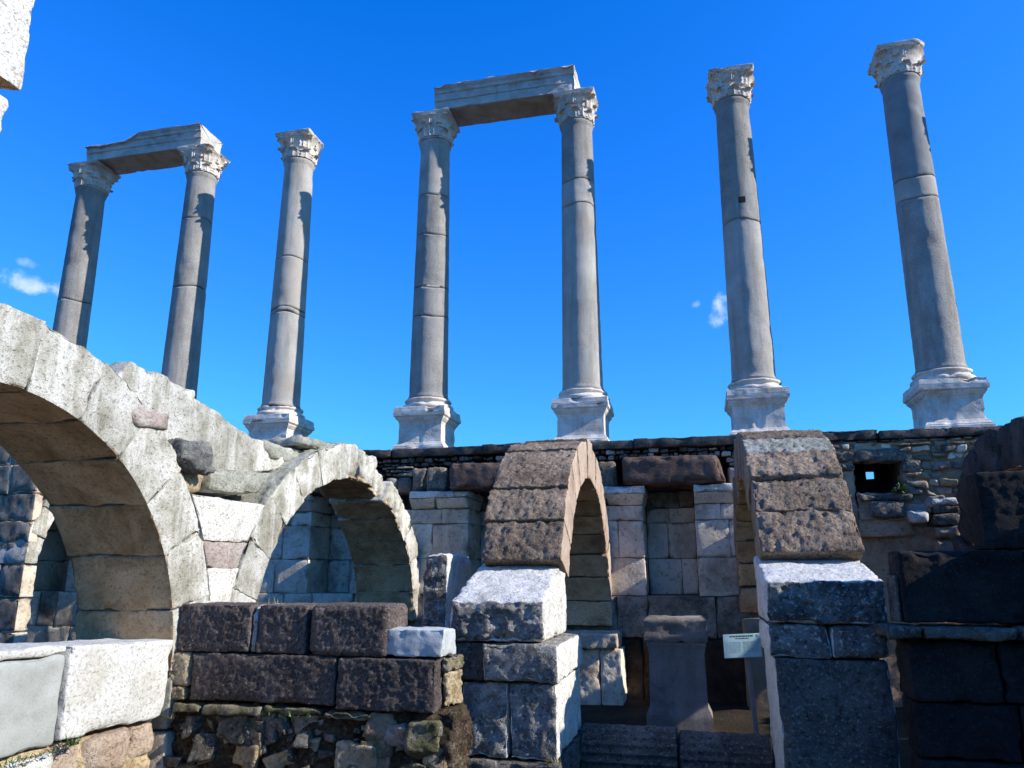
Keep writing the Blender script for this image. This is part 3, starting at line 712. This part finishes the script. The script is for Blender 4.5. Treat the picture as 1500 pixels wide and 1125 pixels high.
# -- brown arch on the right
def arch_d():
    t = thing('stone_arch', 'rough brown arch of big blocks with one pale grey course, right of the sign', 'arch', (.95, 7, GROUND), 'arches standing across the vaulted basement')
    rnd = random.Random(33)
    s = 1.035
    ring(t, 9.5, -.83, 1.93, 1.93, 2.44, 2.44, RAD(24), RAD(172), 14, .55, 1.42, 'andesite', rnd, {4: 'soffit', 0: 'tan2'}, ju=.025, jr=.03, gap=.009,
         mats=[None, None, None, 'lichen_stone'] + [None]*10, rough=.010, side_rough={5: .034}, rad=.018, chip=.05, res=.018, freq=18, gain=.72, chip_w=.05)
    def blk(name, ua, ub, z0, z1, v0, v1, ztb, mat, sides=None, **kw):
        K = np.array([[[[u, v, z] for z in (z0, z1)] for v in (v0, v1)] for u in (ua, ub)], float); K[:, 1, 1, 2] = ztb
        return stone(name, hexfn(K), M[mat], t, sides, **kw)
    PT = {2: M['shade_crust'], 5: M['shade_crust']}
    r = dict(rough=.014, rad=.022, res=.022, chip=.045, freq=12, gain=.65)
    blk('springer', .52, 1.42, -.40, -.07, 6.62, 7.7, .16, 'marble', {2: M['shade_crust']}, rough=.014, rad=.03, res=.018, chip=.05, side_rough={2: .045}, freq=10, gain=.68)
    blk('pier_block', .52, .98, -.66, -.41, 6.64, 7.7, -.41, 'marble', PT, **r); blk('pier_block', .99, 1.42, -.66, -.41, 6.62, 7.7, -.41, 'marble', PT, **r)
    blk('pier_block', .55, 1.40, GROUND-.1, -.67, 6.62, 7.7, -.67, 'marble', {2: M['dim'], 5: M['dim']}, rough=.010, rad=.02, res=.03, chip=.05, freq=10, gain=.6)  # front and rim in darker grey: shade painted onto the marble
    blk('pier_block', .55, 1.40, GROUND-.1, -.62, 11.0, WF-.02, -.62, 'tan2', rough=.012, rad=.03, res=.06, chip=.05)
arch_d()
def arch_e():
    t = thing('stone_arch', 'dark shadowed arch at the right edge, rising behind stacked black blocks', 'arch', (3.8, 7, GROUND), 'arches standing across the vaulted basement')
    rnd = random.Random(35)
    ring(t, 9.4, -.83, 1.93, 1.93, 2.46, 2.46, RAD(22), RAD(158), 11, 3.38, 4.25, 'darkbrown', rnd, {4: 'soffit'}, ju=.05, jr=.05, gap=.012, rough=.03, rad=.05, chip=.09, res=.045)
    stone('pier_block', box(3.36, 4.28, 6.6, 7.6, GROUND-.1, .0), M['darkbrown'], t, rough=.02, rad=.03, res=.07)
    stone('pier_block', box(3.36, 4.28, 11.1, WF-.02, GROUND-.1, .0), M['darkbrown'], t, rough=.02, rad=.03, res=.08)
M['darkbrown'] = stone_mat('dark_weathered_andesite', [(.075, .055, .045), (.125, .095, .08), (.19, .15, .125)], scale=3, stain=(.055, .05, .045), stain_amt=.6,
    pit=(.03, .024, .02), pit_scale=36, pit_amt=.7, speck=(.3, .27, .24), speck_scale=60, speck_amt=.25, bump=1.0, bump_dist=.035, vary=.12)
arch_e()

# -- whitish arcade on the left: arch A (near), pier, arch B (far)
FU = -4.25                                        # its sunlit face
def poly_prism(name, pts, u0, u1, mat, parent, rough=.03, res=.05, rad=.03, chip=.05, sides=None):
    """a stone whose outline is given as (v,z) quad, from u0 to u1"""
    K = np.zeros((2, 2, 2, 3))
    (a, b, c, d) = pts                            # near-low, far-low, far-high, near-high
    for i, u in enumerate((u0, u1)):
        K[i, 0, 0] = (u, *a); K[i, 1, 0] = (u, *b); K[i, 1, 1] = (u, *c); K[i, 0, 1] = (u, *d)
    return stone(name, hexfn(K), M[mat], parent, sides, rough=rough, res=res, rad=rad, chip=chip)
AV, AZ, AI, AO = 3.75, -.79, 1.96, 2.46
BV, BAI, BBI, BAO, BBO = 9.07, 2.24, 1.95, 2.68, 2.38
def arcade():
    rnd = random.Random(44)
    t = thing('stone_arch', 'large whitish arch at the left edge with brown underside, cut by the frame', 'arch', (-4.7, 3.75, GROUND), 'arches standing across the vaulted basement')
    ring(t, AV, AZ, AI, AI, AO, AO, RAD(-2), RAD(180), 13, -5.2, FU, 'limestone', rnd, {4: 'soffit', 5: 'lichen_stone'}, ju=.008, jr=.02, gap=.0003, rough=.008, rad=.003, chip=.03, res=.026, freq=11, gain=.62, chip_w=.04, side_rough={5: .03})
    stone('mortar_core', wedge(AV, AZ, AI+.04, AI+.04, AO-.06, AO-.06, RAD(0), RAD(178), -5.14, FU-.06), M['mortar'], t, rough=.004, rad=.01, res=.1, chip=0)
    p = thing('arch_pier', 'whitish pier and spandrel joining the left edge arch to the broken arch', 'pier', (-4.7, 6.2, GROUND))
    stone('pier_block', box(-5.2, FU+.01, 5.72, 6.85, -1.25, -.80), M['limestone'], p, rough=.015, rad=.02, res=.05)
    stone('pier_block', box(-5.2, FU+.01, 5.72, 6.85, GROUND-.1, -1.26), M['ashlar'], p, rough=.015, rad=.02, res=.07)
    def fillet(z0, z1, mat, u1=FU, name='spandrel_block', shr=.002):
        def fn(q):
            z = z0+(q[:, 2]+1)/2*(z1-z0); k = (q[:, 1]+1)/2
            va = AV+np.sqrt(AO**2-np.clip(z-AZ, 0, None)**2)+shr
            vb = BV-BAO*np.sqrt(1-np.clip((z-AZ)/BBO, 0, .999)**2)-shr
            return np.stack([-5.2+(q[:, 0]+1)/2*(u1+5.2), va+(vb-va)*k, z], 1)
        zm = (z0+z1)/2
        w = (BV-BAO*math.sqrt(1-((zm-AZ)/BBO)**2)) - (AV+math.sqrt(AO**2-(zm-AZ)**2))
        stone(name, (fn, [.95, max(.15, w), z1-z0]), M[mat], p, rough=.010, rad=.004, res=.03, chip=.015)
    fillet(-.78, .03, 'marble'); fillet(.033, .27, 'pink', FU-.006); fillet(.273, .66, 'marble', FU+.004)
    # a long tilted slab lies over the spandrel; behind it a pale fill falls toward the broken crown
    poly_prism('spandrel_slab', [(6.02, .71), (6.83, .76), (7.02, 1.00), (6.02, .93)], -5.15, FU-.02, 'lichen_stone', p, rough=.012, rad=.015, res=.025)
    poly_prism('spandrel_block', [(5.45, .66), (6.01, .70), (6.01, .90), (5.40, .90)], -5.2, FU-.08, 'tan', p, rough=.02, rad=.03)
    poly_prism('spandrel_block', [(5.20, .92), (5.62, .80), (5.66, 1.10), (5.25, 1.16)], -5.2, FU-.10, 'tan', p, rough=.02)
    poly_prism('spandrel_fill', [(4.52, 1.10), (5.9, .9), (5.82, 1.62), (4.98, 1.66)], -5.3, FU-.12, 'limestone', p, rough=.016, rad=.02, chip=.05, res=.03)
    poly_prism('spandrel_fill', [(5.70, .90), (7.0, .95), (6.9, 1.36), (5.82, 1.60)], -5.3, FU-.18, 'limestone', p, rough=.016, rad=.02, chip=.05, res=.03)
    poly_prism('spandrel_fill', [(6.7, .95), (8.3, 1.25), (8.3, 1.40), (6.8, 1.37)], -5.3, FU-.24, 'limestone', p, rough=.016, rad=.02, chip=.05, res=.03)
    # two stones wedged into the ridge
    o = stone('wedged_stone', box(-4.6, FU+.02, 4.93, 5.34, 1.14, 1.30, jit=.03, rnd=rnd), M['pink'], None, rough=.03, rad=.06, res=.025, chip=.06)
    tag(o, 'pinkish stone wedged on the slope above the left edge arch', 'stone')
    o = stone('wedged_stone', box(-4.6, FU+.08, 5.52, 5.90, .86, 1.13, jit=.06, rnd=rnd), M['crust'], None, rough=.045, rad=.05, res=.014, chip=.10, freq=12, gain=.7)
    tag(o, 'dark grey crusted stone sitting in the gap between the two whitish arches', 'stone')
    b = thing('stone_arch', 'broken whitish arch with a ragged crown, left of the tall brown arch', 'arch', (-4.7, 9.07, GROUND), 'arches standing across the vaulted basement')
    ths = np.linspace(RAD(3), RAD(178), 15)
    for k in range(14):
        g = .0004/2.4; d = rnd.uniform(-.03, .03); crown = 6 <= k <= 9
        ai, bi = BAI, BBI; ao, bo = BAO+d, BBO+d
        u1 = FU+rnd.uniform(-.02, .015)
        if k == 8: u1 -= .10; bi += .05; ao -= .05; bo -= .06
        if k == 9: bi += .0; bo -= .02
        if k >= 9: ao -= .06; bo -= .05
        stone('voussoir', wedge(BV, AZ, ai, bi, ao, bo, ths[k]+g*(3 if crown else 1), ths[k+1]-g*(3 if crown else 1), -5.2, u1), M['limestone'], b,
              {4: M['soffit'], 5: M['lichen_stone']}, rough=.011 if not crown else .022, rad=.004 if not crown else .03, chip=.04 if not crown else .12, res=.024, freq=11, gain=.62, side_rough={5: .035})
    stone('mortar_core', wedge(BV, AZ, BAI+.10, BBI+.10, BAO-.16, BBO-.16, RAD(5), RAD(176), -5.14, FU-.16), M['mortar'], b, rough=.004, rad=.01, res=.1, chip=0)
    # patch of stones hanging under the broken crown, and slabs lying on the crown
    stone('crown_slab', box(-5.0, FU-.08, 7.75, 8.75, 1.40, 1.53, jit=.04, rnd=rnd), M['lichen_stone'], b, rough=.03, rad=.06, res=.03, chip=.08)
    stone('crown_slab', box(-4.95, FU-.2, 7.2, 8.2, 1.20, 1.36, jit=.04, rnd=rnd), M['lichen_stone'], b, rough=.03, rad=.06, res=.03, chip=.08)
    return b
M['crust'] = stone_mat('crusted_grey_stone', [(.10, .10, .095), (.20, .20, .19), (.34, .335, .31)], scale=8, pit=(.04, .04, .04), pit_scale=30, pit_amt=.8, speck=(.5, .49, .45), speck_scale=50,
    speck_amt=.4, bump=1.0, bump_dist=.04, vary=.02)
arcade()

# -- another arch further left, seen through the near one: shaded front, sunlit flank
def arch_z():
    rnd = random.Random(55)
    t = thing('stone_arch', 'inner arch seen through the large left arch, only its narrow flank sunlit', 'arch', (-9.6, 9.9, GROUND), 'arches standing across the vaulted basement')
    ring(t, 10.42, .10, 1.32, 1.32, 1.58, 1.58, RAD(0), RAD(140), 9, -10.0, -9.1, 'limestone', rnd, {4: 'soffit', 2: 'ashlar_dirt_shade'}, ju=.03, gap=.004, res=.05)
    zs = [1.95, 1.50, 1.08, .70, .40, .10, -.35, -.80, -1.25, GROUND-.1]
    for z1, z0 in zip(zs, zs[1:]):
        zm = (z0+z1)/2; vf = 8.86 + rnd.uniform(-.008, .008)
        q = 1.59**2-max(zm-.10, 0)**2; vb = 10.42-math.sqrt(q) if q > 0 else 10.3
        if zm < .1: vb = 9.11+rnd.uniform(-.03, .03)
        u = -12.4
        while u < -9.11:
            w = rnd.uniform(.5, .95)
            if -9.1-(u+w) < .35: w = -9.1-u
            stone('pier_block', box(u+.004, u+w-.004, vf, max(vf+.14, vb-.01), z0+.004, z1-.004), M['ashlar'], t, {2: M['ashlar_dirt_shade']}, rough=.012, rad=.015, res=.05, chip=.05)  # fronts darker than flanks: shade put into the colour
            u += w
arch_z()
def far_pier():
    t = thing('stone_pier', 'shaded far pier of the inner arch against the wall', 'pier', (-9.6, 11.6, GROUND))
    stone('pier_block', box(-10.0, -9.1, 11.42, 11.9, GROUND-.1, .9), M['soffit'], t, rough=.015, rad=.02, res=.06)
far_pier()

# ------------------------------------------------------------------ dark block wall in front
def dark_wall():
    t = thing('block_wall', 'low wall of dark brown squared blocks over rubble, in front of the broken arch', 'wall', (-3.2, 5.9, GROUND))
    f = 5.73; S = .955
    rnd = random.Random(66)
    r = dict(rough=.008, rad=.014, res=.012, chip=.035, freq=27, gain=.75, side_rough={2: .015}, chip_w=.05)
    def b(ua, ub, za, zb, mat, v0=f, v1=f+.48, name='block', **k):
        a = dict(r); a.update(k)
        return stone(name, box(ua*S, ub*S, v0, v1, za*S, zb*S), M[mat], t, **a)
    b(-4.43, -3.74, -.665, -.275, 'dark'); b(-3.68, -3.225, -.665, -.275, 'dark', v0=f+.015); b(-3.195, -2.49, -.675, -.265, 'dark', rad=.04)
    b(-3.735, -3.69, -.66, -.28, 'limestone', v0=f+.03, rad=.01); b(-4.50, -4.44, -.665, -.265, 'limestone', v0=f+.0, rad=.015)
    b(-4.50, -4.29, -.95, -.675, 'tan', v0=f+.0, rad=.03); b(-4.50, -4.31, -1.06, -.955, 'tan', v0=f+.0, rad=.02)
    b(-4.27, -2.925, -1.055, -.675, 'dark'); b(-2.905, -2.06, -1.075, -.68, 'dark', v0=f-.015)
    b(-2.055, -2.0, -1.06, -.80, 'tan', v0=f+.13, rad=.02, rough=.03, side_rough=None); b(-2.055, -1.99, -.79, -.69, 'mossy', v0=f+.10, rad=.02, rough=.03, side_rough=None)
    # footing: earthy core with stones standing out of it
    stone('rubble_core', box(-4.45*S, -1.93*S, f+.06, f+.55, GROUND-.1, -1.075*S), M['mortar'], t, rough=.06, rad=.03, res=.018, chip=.06, freq=9, gain=.7)
    u = -4.4
    while u < -2.9:
        w = rnd.uniform(.25, .55)
        stone('footing_ledge', box(u*S, (u+w)*S, f-.04+rnd.uniform(0, .03), f+.2, -1.15*S, -1.085*S, jit=.012, rnd=rnd), M['mossy'], t, rough=.02, rad=.02, res=.025, chip=.05); u += w+.02
    pool = ['rubble', 'tan2', 'dim', 'mossy', 'mossy', 'dim', 'mossy', 'tan', 'ashlar_dirt_shade']
    for k in range(96):
        uu = rnd.uniform(-4.40, -2.03)*S; zz = rnd.uniform(-1.74, -1.13); sz = rnd.choice([.025, .035, .045, .05, .06, .08, .10, .12])
        dv = rnd.uniform(-.005, .05)
        stone('rubble_stone', box(uu-sz*rnd.uniform(.6, 1.4), uu+sz*rnd.uniform(.6, 1.4), f+dv, f+.16, zz-sz*rnd.uniform(.5, 1.0), zz+sz*rnd.uniform(.5, 1.0), jit=sz*.55, rnd=rnd),
              M[rnd.choice(pool)], t, rough=.010, rad=sz*.2, res=.014, chip=.03, freq=18, gain=.65)
    # broken right end
    for k, (z0, z1, a, bb) in enumerate(((-1.2, -1.09, -2.1, -1.95), (-1.42, -1.22, -2.12, -1.93), (-1.75, -1.44, -2.16, -1.96))):
        stone('rubble_stone', box(a, bb+.02, f+.05, f+.4, z0, z1, jit=.03, rnd=rnd), M['tan'], t, rough=.03, rad=.03, res=.02, chip=.05)
    o = stone('stone_block', box(-2.50*S, -2.015*S, f+.02, f+.36, -.67*S, -.455*S, jit=.01, rnd=rnd), M['bluish'], None, rough=.005, rad=.010, res=.015, chip=.03, freq=22)
    tag(o, 'small pale bluish block lying on the right end of the dark block wall', 'stone block')
M['mossy'] = stone_mat('mossy_stone', [(.13, .11, .06), (.24, .20, .13), (.38, .34, .25)], scale=7, stain=(.10, .12, .03), stain_amt=.7, stain_scale=4, pit=(.05, .04, .03), pit_scale=40,
    pit_amt=.6, bump=.9, bump_dist=.03, vary=.15)
dark_wall()

# ------------------------------------------------------------------ low white wall at left
def low_wall():
    t = thing('low_wall', 'low sunlit white wall at lower left with a smooth grey slab beside it', 'wall', (-4.5, 4.8, GROUND))
    fu = -4.24
    K = np.array([[[[u, v, z] for z in (-1.13, -.545)] for v in (4.62, 5.70)] for u in (-4.85, fu)], float)
    K[:, 0, 1, 2] += .05; K[:, 0, 0, 2] += .02; K[:, 1, 0, 1] -= .05
    stone('wall_block', hexfn(K), M['white'], t, rough=.010, rad=.02, res=.03, chip=.035)
    stone('wall_block', box(-4.85, fu-.02, 3.05, 4.60, -1.13, -.55), M['grey_smooth'], t, rough=.008, rad=.03, res=.04, chip=.03)
    stone('coping_slab', box(-4.9, fu-.03, 3.0, 4.612, -.545, -.485), M['white'], t, rough=.01, rad=.015, res=.04, chip=.02)
    rnd = random.Random(9)
    stone('rubble_core', box(-4.8, fu-.06, 2.6, 5.62, GROUND-.1, -1.15), M['tan'], t, rough=.05, rad=.05, res=.035, chip=.08, freq=6)
    v = 2.9
    while v < 5.6:
        w = rnd.uniform(.22, .6)
        stone('rubble_stone', box(-4.7, fu-.01+rnd.uniform(-.04, .03), v, min(v+w, 5.64)-.02, -1.36-rnd.uniform(0, .08), -1.155, jit=.03, rnd=rnd), M[rnd.choice(['tan', 'tan', 'white', 'pink2'])], t,
              rough=.025, rad=.05, res=.025, chip=.06); v += w
    v = 2.9
    while v < 5.5:
        w = rnd.uniform(.2, .5)
        stone('rubble_stone', box(-4.7, fu+.0+rnd.uniform(-.05, .05), v, v+w-.02, GROUND-.05, -1.42-rnd.uniform(0, .05), jit=.04, rnd=rnd), M[rnd.choice(['tan', 'tan', 'white', 'tan2'])], t,
              rough=.03, rad=.06, res=.025, chip=.06); v += w
M['white'] = stone_mat('bright_white_stone', [(.46, .445, .40), (.62, .605, .56), (.70, .69, .65)], scale=2, stain=(.42, .36, .24), stain_amt=.5, stain_scale=1.7, pit=(.20, .19, .165), pit_scale=36,
    pit_amt=.7, speck=(.14, .13, .11), speck_scale=70, speck_amt=.35, bump=.6, bump_dist=.02, vary=.03)
M['pink2'] = stone_mat('rosy_rubble', [(.38, .27, .19), (.50, .38, .28), (.58, .47, .37)], scale=4, stain=(.6, .52, .38), stain_amt=.5, pit=(.2, .14, .1), pit_scale=40, pit_amt=.55, bump=.8, bump_dist=.03, vary=.1)
low_wall()

# ------------------------------------------------------------------ dark wall at right
def right_wall():
    t = thing('block_wall', 'black shadowed wall at lower right with a pale ledge and big blocks on top', 'wall', (2.2, 6.4, GROUND))
    rnd = random.Random(77)
    r = dict(rough=.012, rad=.02, res=.016, chip=.06, freq=20, side_rough={2: .013}, gain=.74)
    f = 6.28
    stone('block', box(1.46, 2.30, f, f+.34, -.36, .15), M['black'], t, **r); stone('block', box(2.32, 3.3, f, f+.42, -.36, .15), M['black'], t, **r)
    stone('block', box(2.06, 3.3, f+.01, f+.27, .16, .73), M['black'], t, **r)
    stone('block', box(2.56, 3.35, f-.28, f-.005, GROUND-.1, .58), M['black'], t, **r)      # unseen block added right of the view to shade the face
    stone('ledge_slab', box(1.31, 1.55, f-.10, f+.4, -.475, -.385), M['dim'], t, rough=.01, rad=.02, res=.03)
    stone('ledge_slab', box(1.555, 2.14, f-.12, f+.4, -.475, -.385), M['dim'], t, rough=.01, rad=.02, res=.03)
    stone('ledge_slab', box(2.17, 2.55, f-.12, f+.4, -.465, -.37), M['dim'], t, rough=.01, rad=.02, res=.03)
    z = -.49
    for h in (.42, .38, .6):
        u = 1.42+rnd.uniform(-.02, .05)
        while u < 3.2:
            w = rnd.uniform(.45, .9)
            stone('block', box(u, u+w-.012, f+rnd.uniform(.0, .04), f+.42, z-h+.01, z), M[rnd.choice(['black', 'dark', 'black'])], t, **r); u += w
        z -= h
    stone('leaning_slab', box(1.425, 1.455, f+.05, f+.3, -.37, -.02, jit=.01, rnd=rnd), M['dim'], t, rough=.01, rad=.01, res=.02)
right_wall()

# ------------------------------------------------------------------ top-left ruin
def pillar():
    t = thing('ruined_pillar', 'sunlit ruined pillar at the upper left corner with an overhanging top block', 'pillar', (-4.7, 3.2, 1.6))
    stone('shaft_block', box(-4.95, -4.36, 2.75, 3.60, 1.55, 2.35), M['white'], t, rough=.02, rad=.02, res=.03, chip=.06)
    stone('shaft_block', box(-4.93, -4.35, 2.78, 3.545, 2.36, 3.10), M['white'], t, rough=.02, rad=.02, res=.03, chip=.06)
    stone('top_block', box(-5.0, -4.33, 2.65, 3.60, 3.20, 4.0), M['tan_white'], t, {4: M['soffit']}, rough=.03, rad=.02, res=.025, chip=.08, side_rough={1: .02})
    stone('top_block', box(-5.0, -4.34, 2.65, 3.63, 4.01, 4.7), M['tan_white'], t, rough=.03, rad=.02, res=.03, chip=.08)
M['tan_white'] = stone_mat('white_stone_rust_stained', [(.62, .60, .55), (.76, .745, .70), (.82, .81, .78)], scale=3, stain=(.45, .30, .15), stain_amt=.7, stain_scale=2.4, pit=(.16, .13, .1),
    pit_scale=40, pit_amt=.7, bump=.7, bump_dist=.03, vary=.03)
pillar()

# ------------------------------------------------------------------ stele, sign, fluted drums, plants
def stele():
    t = thing('marble_stele', 'plain pale stele with a moulded top, standing before the niche left of the sign', 'stele', (-.30, 9.5, GROUND))
    c = (-.30, 9.6)
    pr = [(.37, GROUND-.05), (.37, -1.60), (.345, -1.54), (.325, -1.50), (.315, -.92), (.325, -.90), (.325, -.86), (.34, -.84), (.34, -.80)]
    V, F = lathe(dense(pr, .04), 80, *c, square=True); V[:, 1] = c[1]+(V[:, 1]-c[1])*.6; V = roughen(V, F, .003, 9, .012, 5)
    link('shaft', V, F, M['stele'], t, sharp=45)
    V, F = lathe(dense([(.345, -.798), (.36, -.77), (.36, -.72), (.35, -.70), (.36, -.55), (.32, -.52)], .03), 80, *c, square=True); V[:, 1] = c[1]+(V[:, 1]-c[1])*.6; V = roughen(V, F, .010, 14, .02, 6)
    link('crown', V, F, M['stele'], t, sharp=45)
M['stele'] = stone_mat('smooth_grey_marble', [(.20, .172, .145), (.27, .238, .205), (.34, .305, .27)], scale=2.2, stain=(.13, .105, .08), stain_amt=.65, stain_scale=2.5, pit=(.11, .09, .07), pit_scale=40, pit_amt=.5,
    streak=(.17, .145, .12), streak_amt=.5, bump=.5, bump_dist=.015, vary=.02)
stele()
def sign():
    c = np.array([.383, 8.14, -.712])
    t = thing('information_sign', 'small pale information panel on a thin slanting post beside the rough brown arch', 'sign', (.45, 8.28, GROUND))
    tilt = RAD(25); up = np.array([0, sin(tilt), cos(tilt)]); rt = np.array([.997, .0, .06]); nr = np.cross(rt, up)
    def slab(name, x0, x1, y0, y1, d0, d1, mat, par):
        K = np.array([[[c + rt*x + up*y + nr*d for y in (y0, y1)] for d in (d0, d1)] for x in (x0, x1)])
        fn, dm = hexfn(K); V, F, S = stone_mesh(fn, dm, rough=0, rad=.003, res=.1, chip=0)
        return link(name, V, F, M[mat], par)
    p = slab('panel', -.18, .18, -.118, .118, 0, .015, 'sign_face', t)
    # two title lines, a round-cornered emblem and two columns of small print
    x = -.12
    rnd = random.Random(3)
    def words(x0, x1, y, h, ink):
        V = []; x = x0
        parts = []
        while x < x1:
            w = rnd.uniform(.014, .038)
            K = np.array([[[c + rt*a + up*b + nr*d for b in (y, y+h)] for d in (.0155, .0165)] for a in (x, min(x+w, x1))])
            fn, dm = hexfn(K); Vv, F, S = stone_mesh(fn, dm, rough=0, rad=.0005, res=.1, chip=0); parts.append((Vv, F)); x += w+.006
        return parts
    V, F = merge(words(-.115, .11, .086, .014, 0) + words(-.06, .07, .066, .009, 0)); link('title', V, F, M['sign_ink'], p)
    for xa, xb in ((-.155, -.012), (.012, .155)):
        pr = []
        for y in np.arange(.03, -.07, -.0135): pr += words(xa, xb, y, .0085, 0)
        V, F = merge(pr); link('small_print', V, F, M['sign_ink_pale'], p)
    # emblem: a ring turned on its corner
    parts = []
    for k in range(4):
        a0 = k*pi/2; e0 = np.array([cos(a0), sin(a0)])*.016; e1 = np.array([cos(a0+pi/2), sin(a0+pi/2)])*.016; o = np.array([.145, .092])
        q = [o+e0, o+e1, o+e1*.6, o+e0*.6]
        K = np.array([[[c + rt*pp[0] + up*pp[1] + nr*d for pp in pair] for d in (.0155, .0165)] for pair in ((q[0], q[3]), (q[1], q[2]))])
        fn, dm = hexfn(K); Vv, Ff, _ = stone_mesh(fn, dm, rough=0, rad=.0004, res=.1, chip=0); parts.append((Vv, Ff))
    V, F = merge(parts); link('emblem', V, F, M['sign_ink'], p)
    K = []
    for x in (.02, .065):
        K.append([[[x+c[0]+(.05 if z < -1 else 0), y+(.12 if z < -1 else 0.02)+c[1], z] for z in (GROUND, c[2]-.08)] for y in (.0, .04)])
    stone('post', hexfn(np.array(K)), M['metal'], t, rough=0, rad=.006, res=.2, chip=0)
sign()
def fluted(u0, u1, label, cv, cz, r, spin):
    nf = 22; n = nf*10; a = np.linspace(0, 2*pi, n, endpoint=False)
    fl = np.abs(np.sin(nf*a/2+spin))**.8; rr = r-.024*fl
    m = 40; U = np.linspace(u0, u1, m+1)
    V = np.concatenate([np.stack([np.full(n, u), cv+rr*np.cos(a), cz+rr*np.sin(a)], 1) for u in U])
    i = np.arange(n); j = (i+1) % n
    F = np.concatenate([np.stack([k*n+i, k*n+j, (k+1)*n+j, (k+1)*n+i], 1) for k in range(m)])
    for k in (0, m):
        V = np.concatenate([V, [[U[k], cv, cz]]]); c = np.full(n, len(V)-1)
        F = np.concatenate([F, np.stack([k*n+i, k*n+j, c, c], 1)])
    F = outward(V, F); V = roughen(V, F, .008, 8, .04, 4)
    o = link('fluted_drum', V, F, M['dim'], None); tag(o, label, 'column drum', 'fluted column drums lying on the ground')
fluted(-1.13, -.27, 'fluted drum lying on the ground directly before the stele, touching the sunlit pier', 7.62, -1.66, .27, 0)
fluted(-.245, .53, 'fluted drum lying on the ground below the small sign', 7.60, -1.68, .27, .4)

def leaves(name, label, cat, c, size, n, mat, spread, parentless=True, seed=0, lf=.03, blade=False, up=.6):
    rnd = np.random.RandomState(seed); V = []; F = []
    for k in range(n):
        d = rnd.normal(size=3); d[2] = abs(d[2])*up+.05; d /= np.linalg.norm(d)
        if blade:
            p0 = c + np.array([rnd.uniform(-1, 1)*spread[0], rnd.uniform(-1, 1)*spread[1], 0]); L = size*rnd.uniform(.5, 1); w = lf*rnd.uniform(.6, 1)
            s = np.cross(d, [0, 0, 1]); s /= max(np.linalg.norm(s), 1e-6); b = len(V)
            mid = p0+d*L*.6; tip = p0+d*L-np.array([0, 0, .15*L])
            V += [p0-s*w, p0+s*w, mid+s*w*.7, mid-s*w*.7, tip]; F += [(b, b+1, b+2, b+3), (b+3, b+2, b+4, b+4)]
        else:
            p0 = c + d*np.array([spread[0], spread[1], size])*rnd.uniform(.3, 1); s = rnd.normal(size=3); s /= np.linalg.norm(s); t2 = np.cross(s, d); t2 /= max(np.linalg.norm(t2), 1e-6)
            L = lf*rnd.uniform(.6, 1.2); b = len(V)
            V += [p0, p0+t2*L*.45+d*L*.5, p0+d*L*1.1+s*L*.2, p0-t2*L*.45+d*L*.5]; F += [(b, b+1, b+2, b+3)]
    o = link(name, np.array(V), np.array(F), M[mat], None, smooth=False); tag(o, label, cat); return o
leaves('weed', 'small green weed growing on the sill of the square window hole', 'plant', np.array([2.80, 11.42, 1.06]), .12, 160, 'leaf', (.10, .06), seed=2, lf=.035)
leaves('shrub', 'dark bush peeping over the wall top between the two right columns', 'bush', np.array([2.12, 12.6, 1.95]), .17, 420, 'bush', (.34, .2), seed=3, lf=.035)
leaves('grass_tuft', 'small green tuft at the joint between grey slab and white wall block', 'plant', np.array([-4.2, 4.66, -1.14]), .11, 70, 'leaf', (.03, .06), seed=4, lf=.006, blade=True)
leaves('grass_tuft', 'mossy fringe growing along the foot of the smooth grey slab', 'plant', np.array([-4.2, 4.1, -1.15]), .06, 200, 'leaf', (.03, .45), seed=5, lf=.005, blade=True)
leaves('grass_tuft', 'dry grass wisps on top of the dark block wall near the whitish pier', 'plant', np.array([-3.55, 6.05, -.27]), .10, 16, 'dry', (.08, .05), seed=6, lf=.003, blade=True, up=2)

# ------------------------------------------------------------------ unseen wall and arch added to hold back sky light
def surroundings():
    t = thing('light_blocking_wall', 'unseen wall added behind the viewer to hold back light', 'wall', (0, -3.5, GROUND))  # added out of view to cut sky fill and bounce
    rnd = random.Random(12)
    stone('wall_face', box(-16, 9, -4.2, -3.5, GROUND-.1, 1.3), M['tan2'], t, rough=.06, rad=.05, res=.3, chip=0)
    src = [o for o in bpy.data.objects if o.get('label', '').startswith('dark shadowed arch at the right')][0]
    for k, (du, lab) in enumerate(((2.7, 'unseen arch copy added beyond the right edge to block sky light'),)):
        c = src.copy(); COL.objects.link(c); c.location.x += du; c['label'] = lab  # out-of-view copy, added only for its effect on the light
        for ch in src.children:
            d = ch.copy(); COL.objects.link(d); d.parent = c
surroundings()

for k, (c, n, sd, lab) in enumerate((((-1.35, 6.55, -.575), 26, 11, 'dry grass tuft in the joint under the white springer block'),
                                     ((-3.2, 5.70, -1.09), 40, 12, 'green weeds along the footing ledge under the dark blocks'),
                                     ((-1.2, 6.36, -1.46), 34, 13, 'dry weeds at the foot of the central pier corner'),
                                     ((-4.24, 5.72, -1.15), 30, 14, 'withered grass at the right end of the low white wall'))):
    leaves('grass_tuft', lab, 'plant', np.array(c), .09, n, 'leaf' if 'green' in lab else 'dry', (.25 if 'ledge' in lab else .06, .03), seed=sd, lf=.004, blade=True, up=1.5)
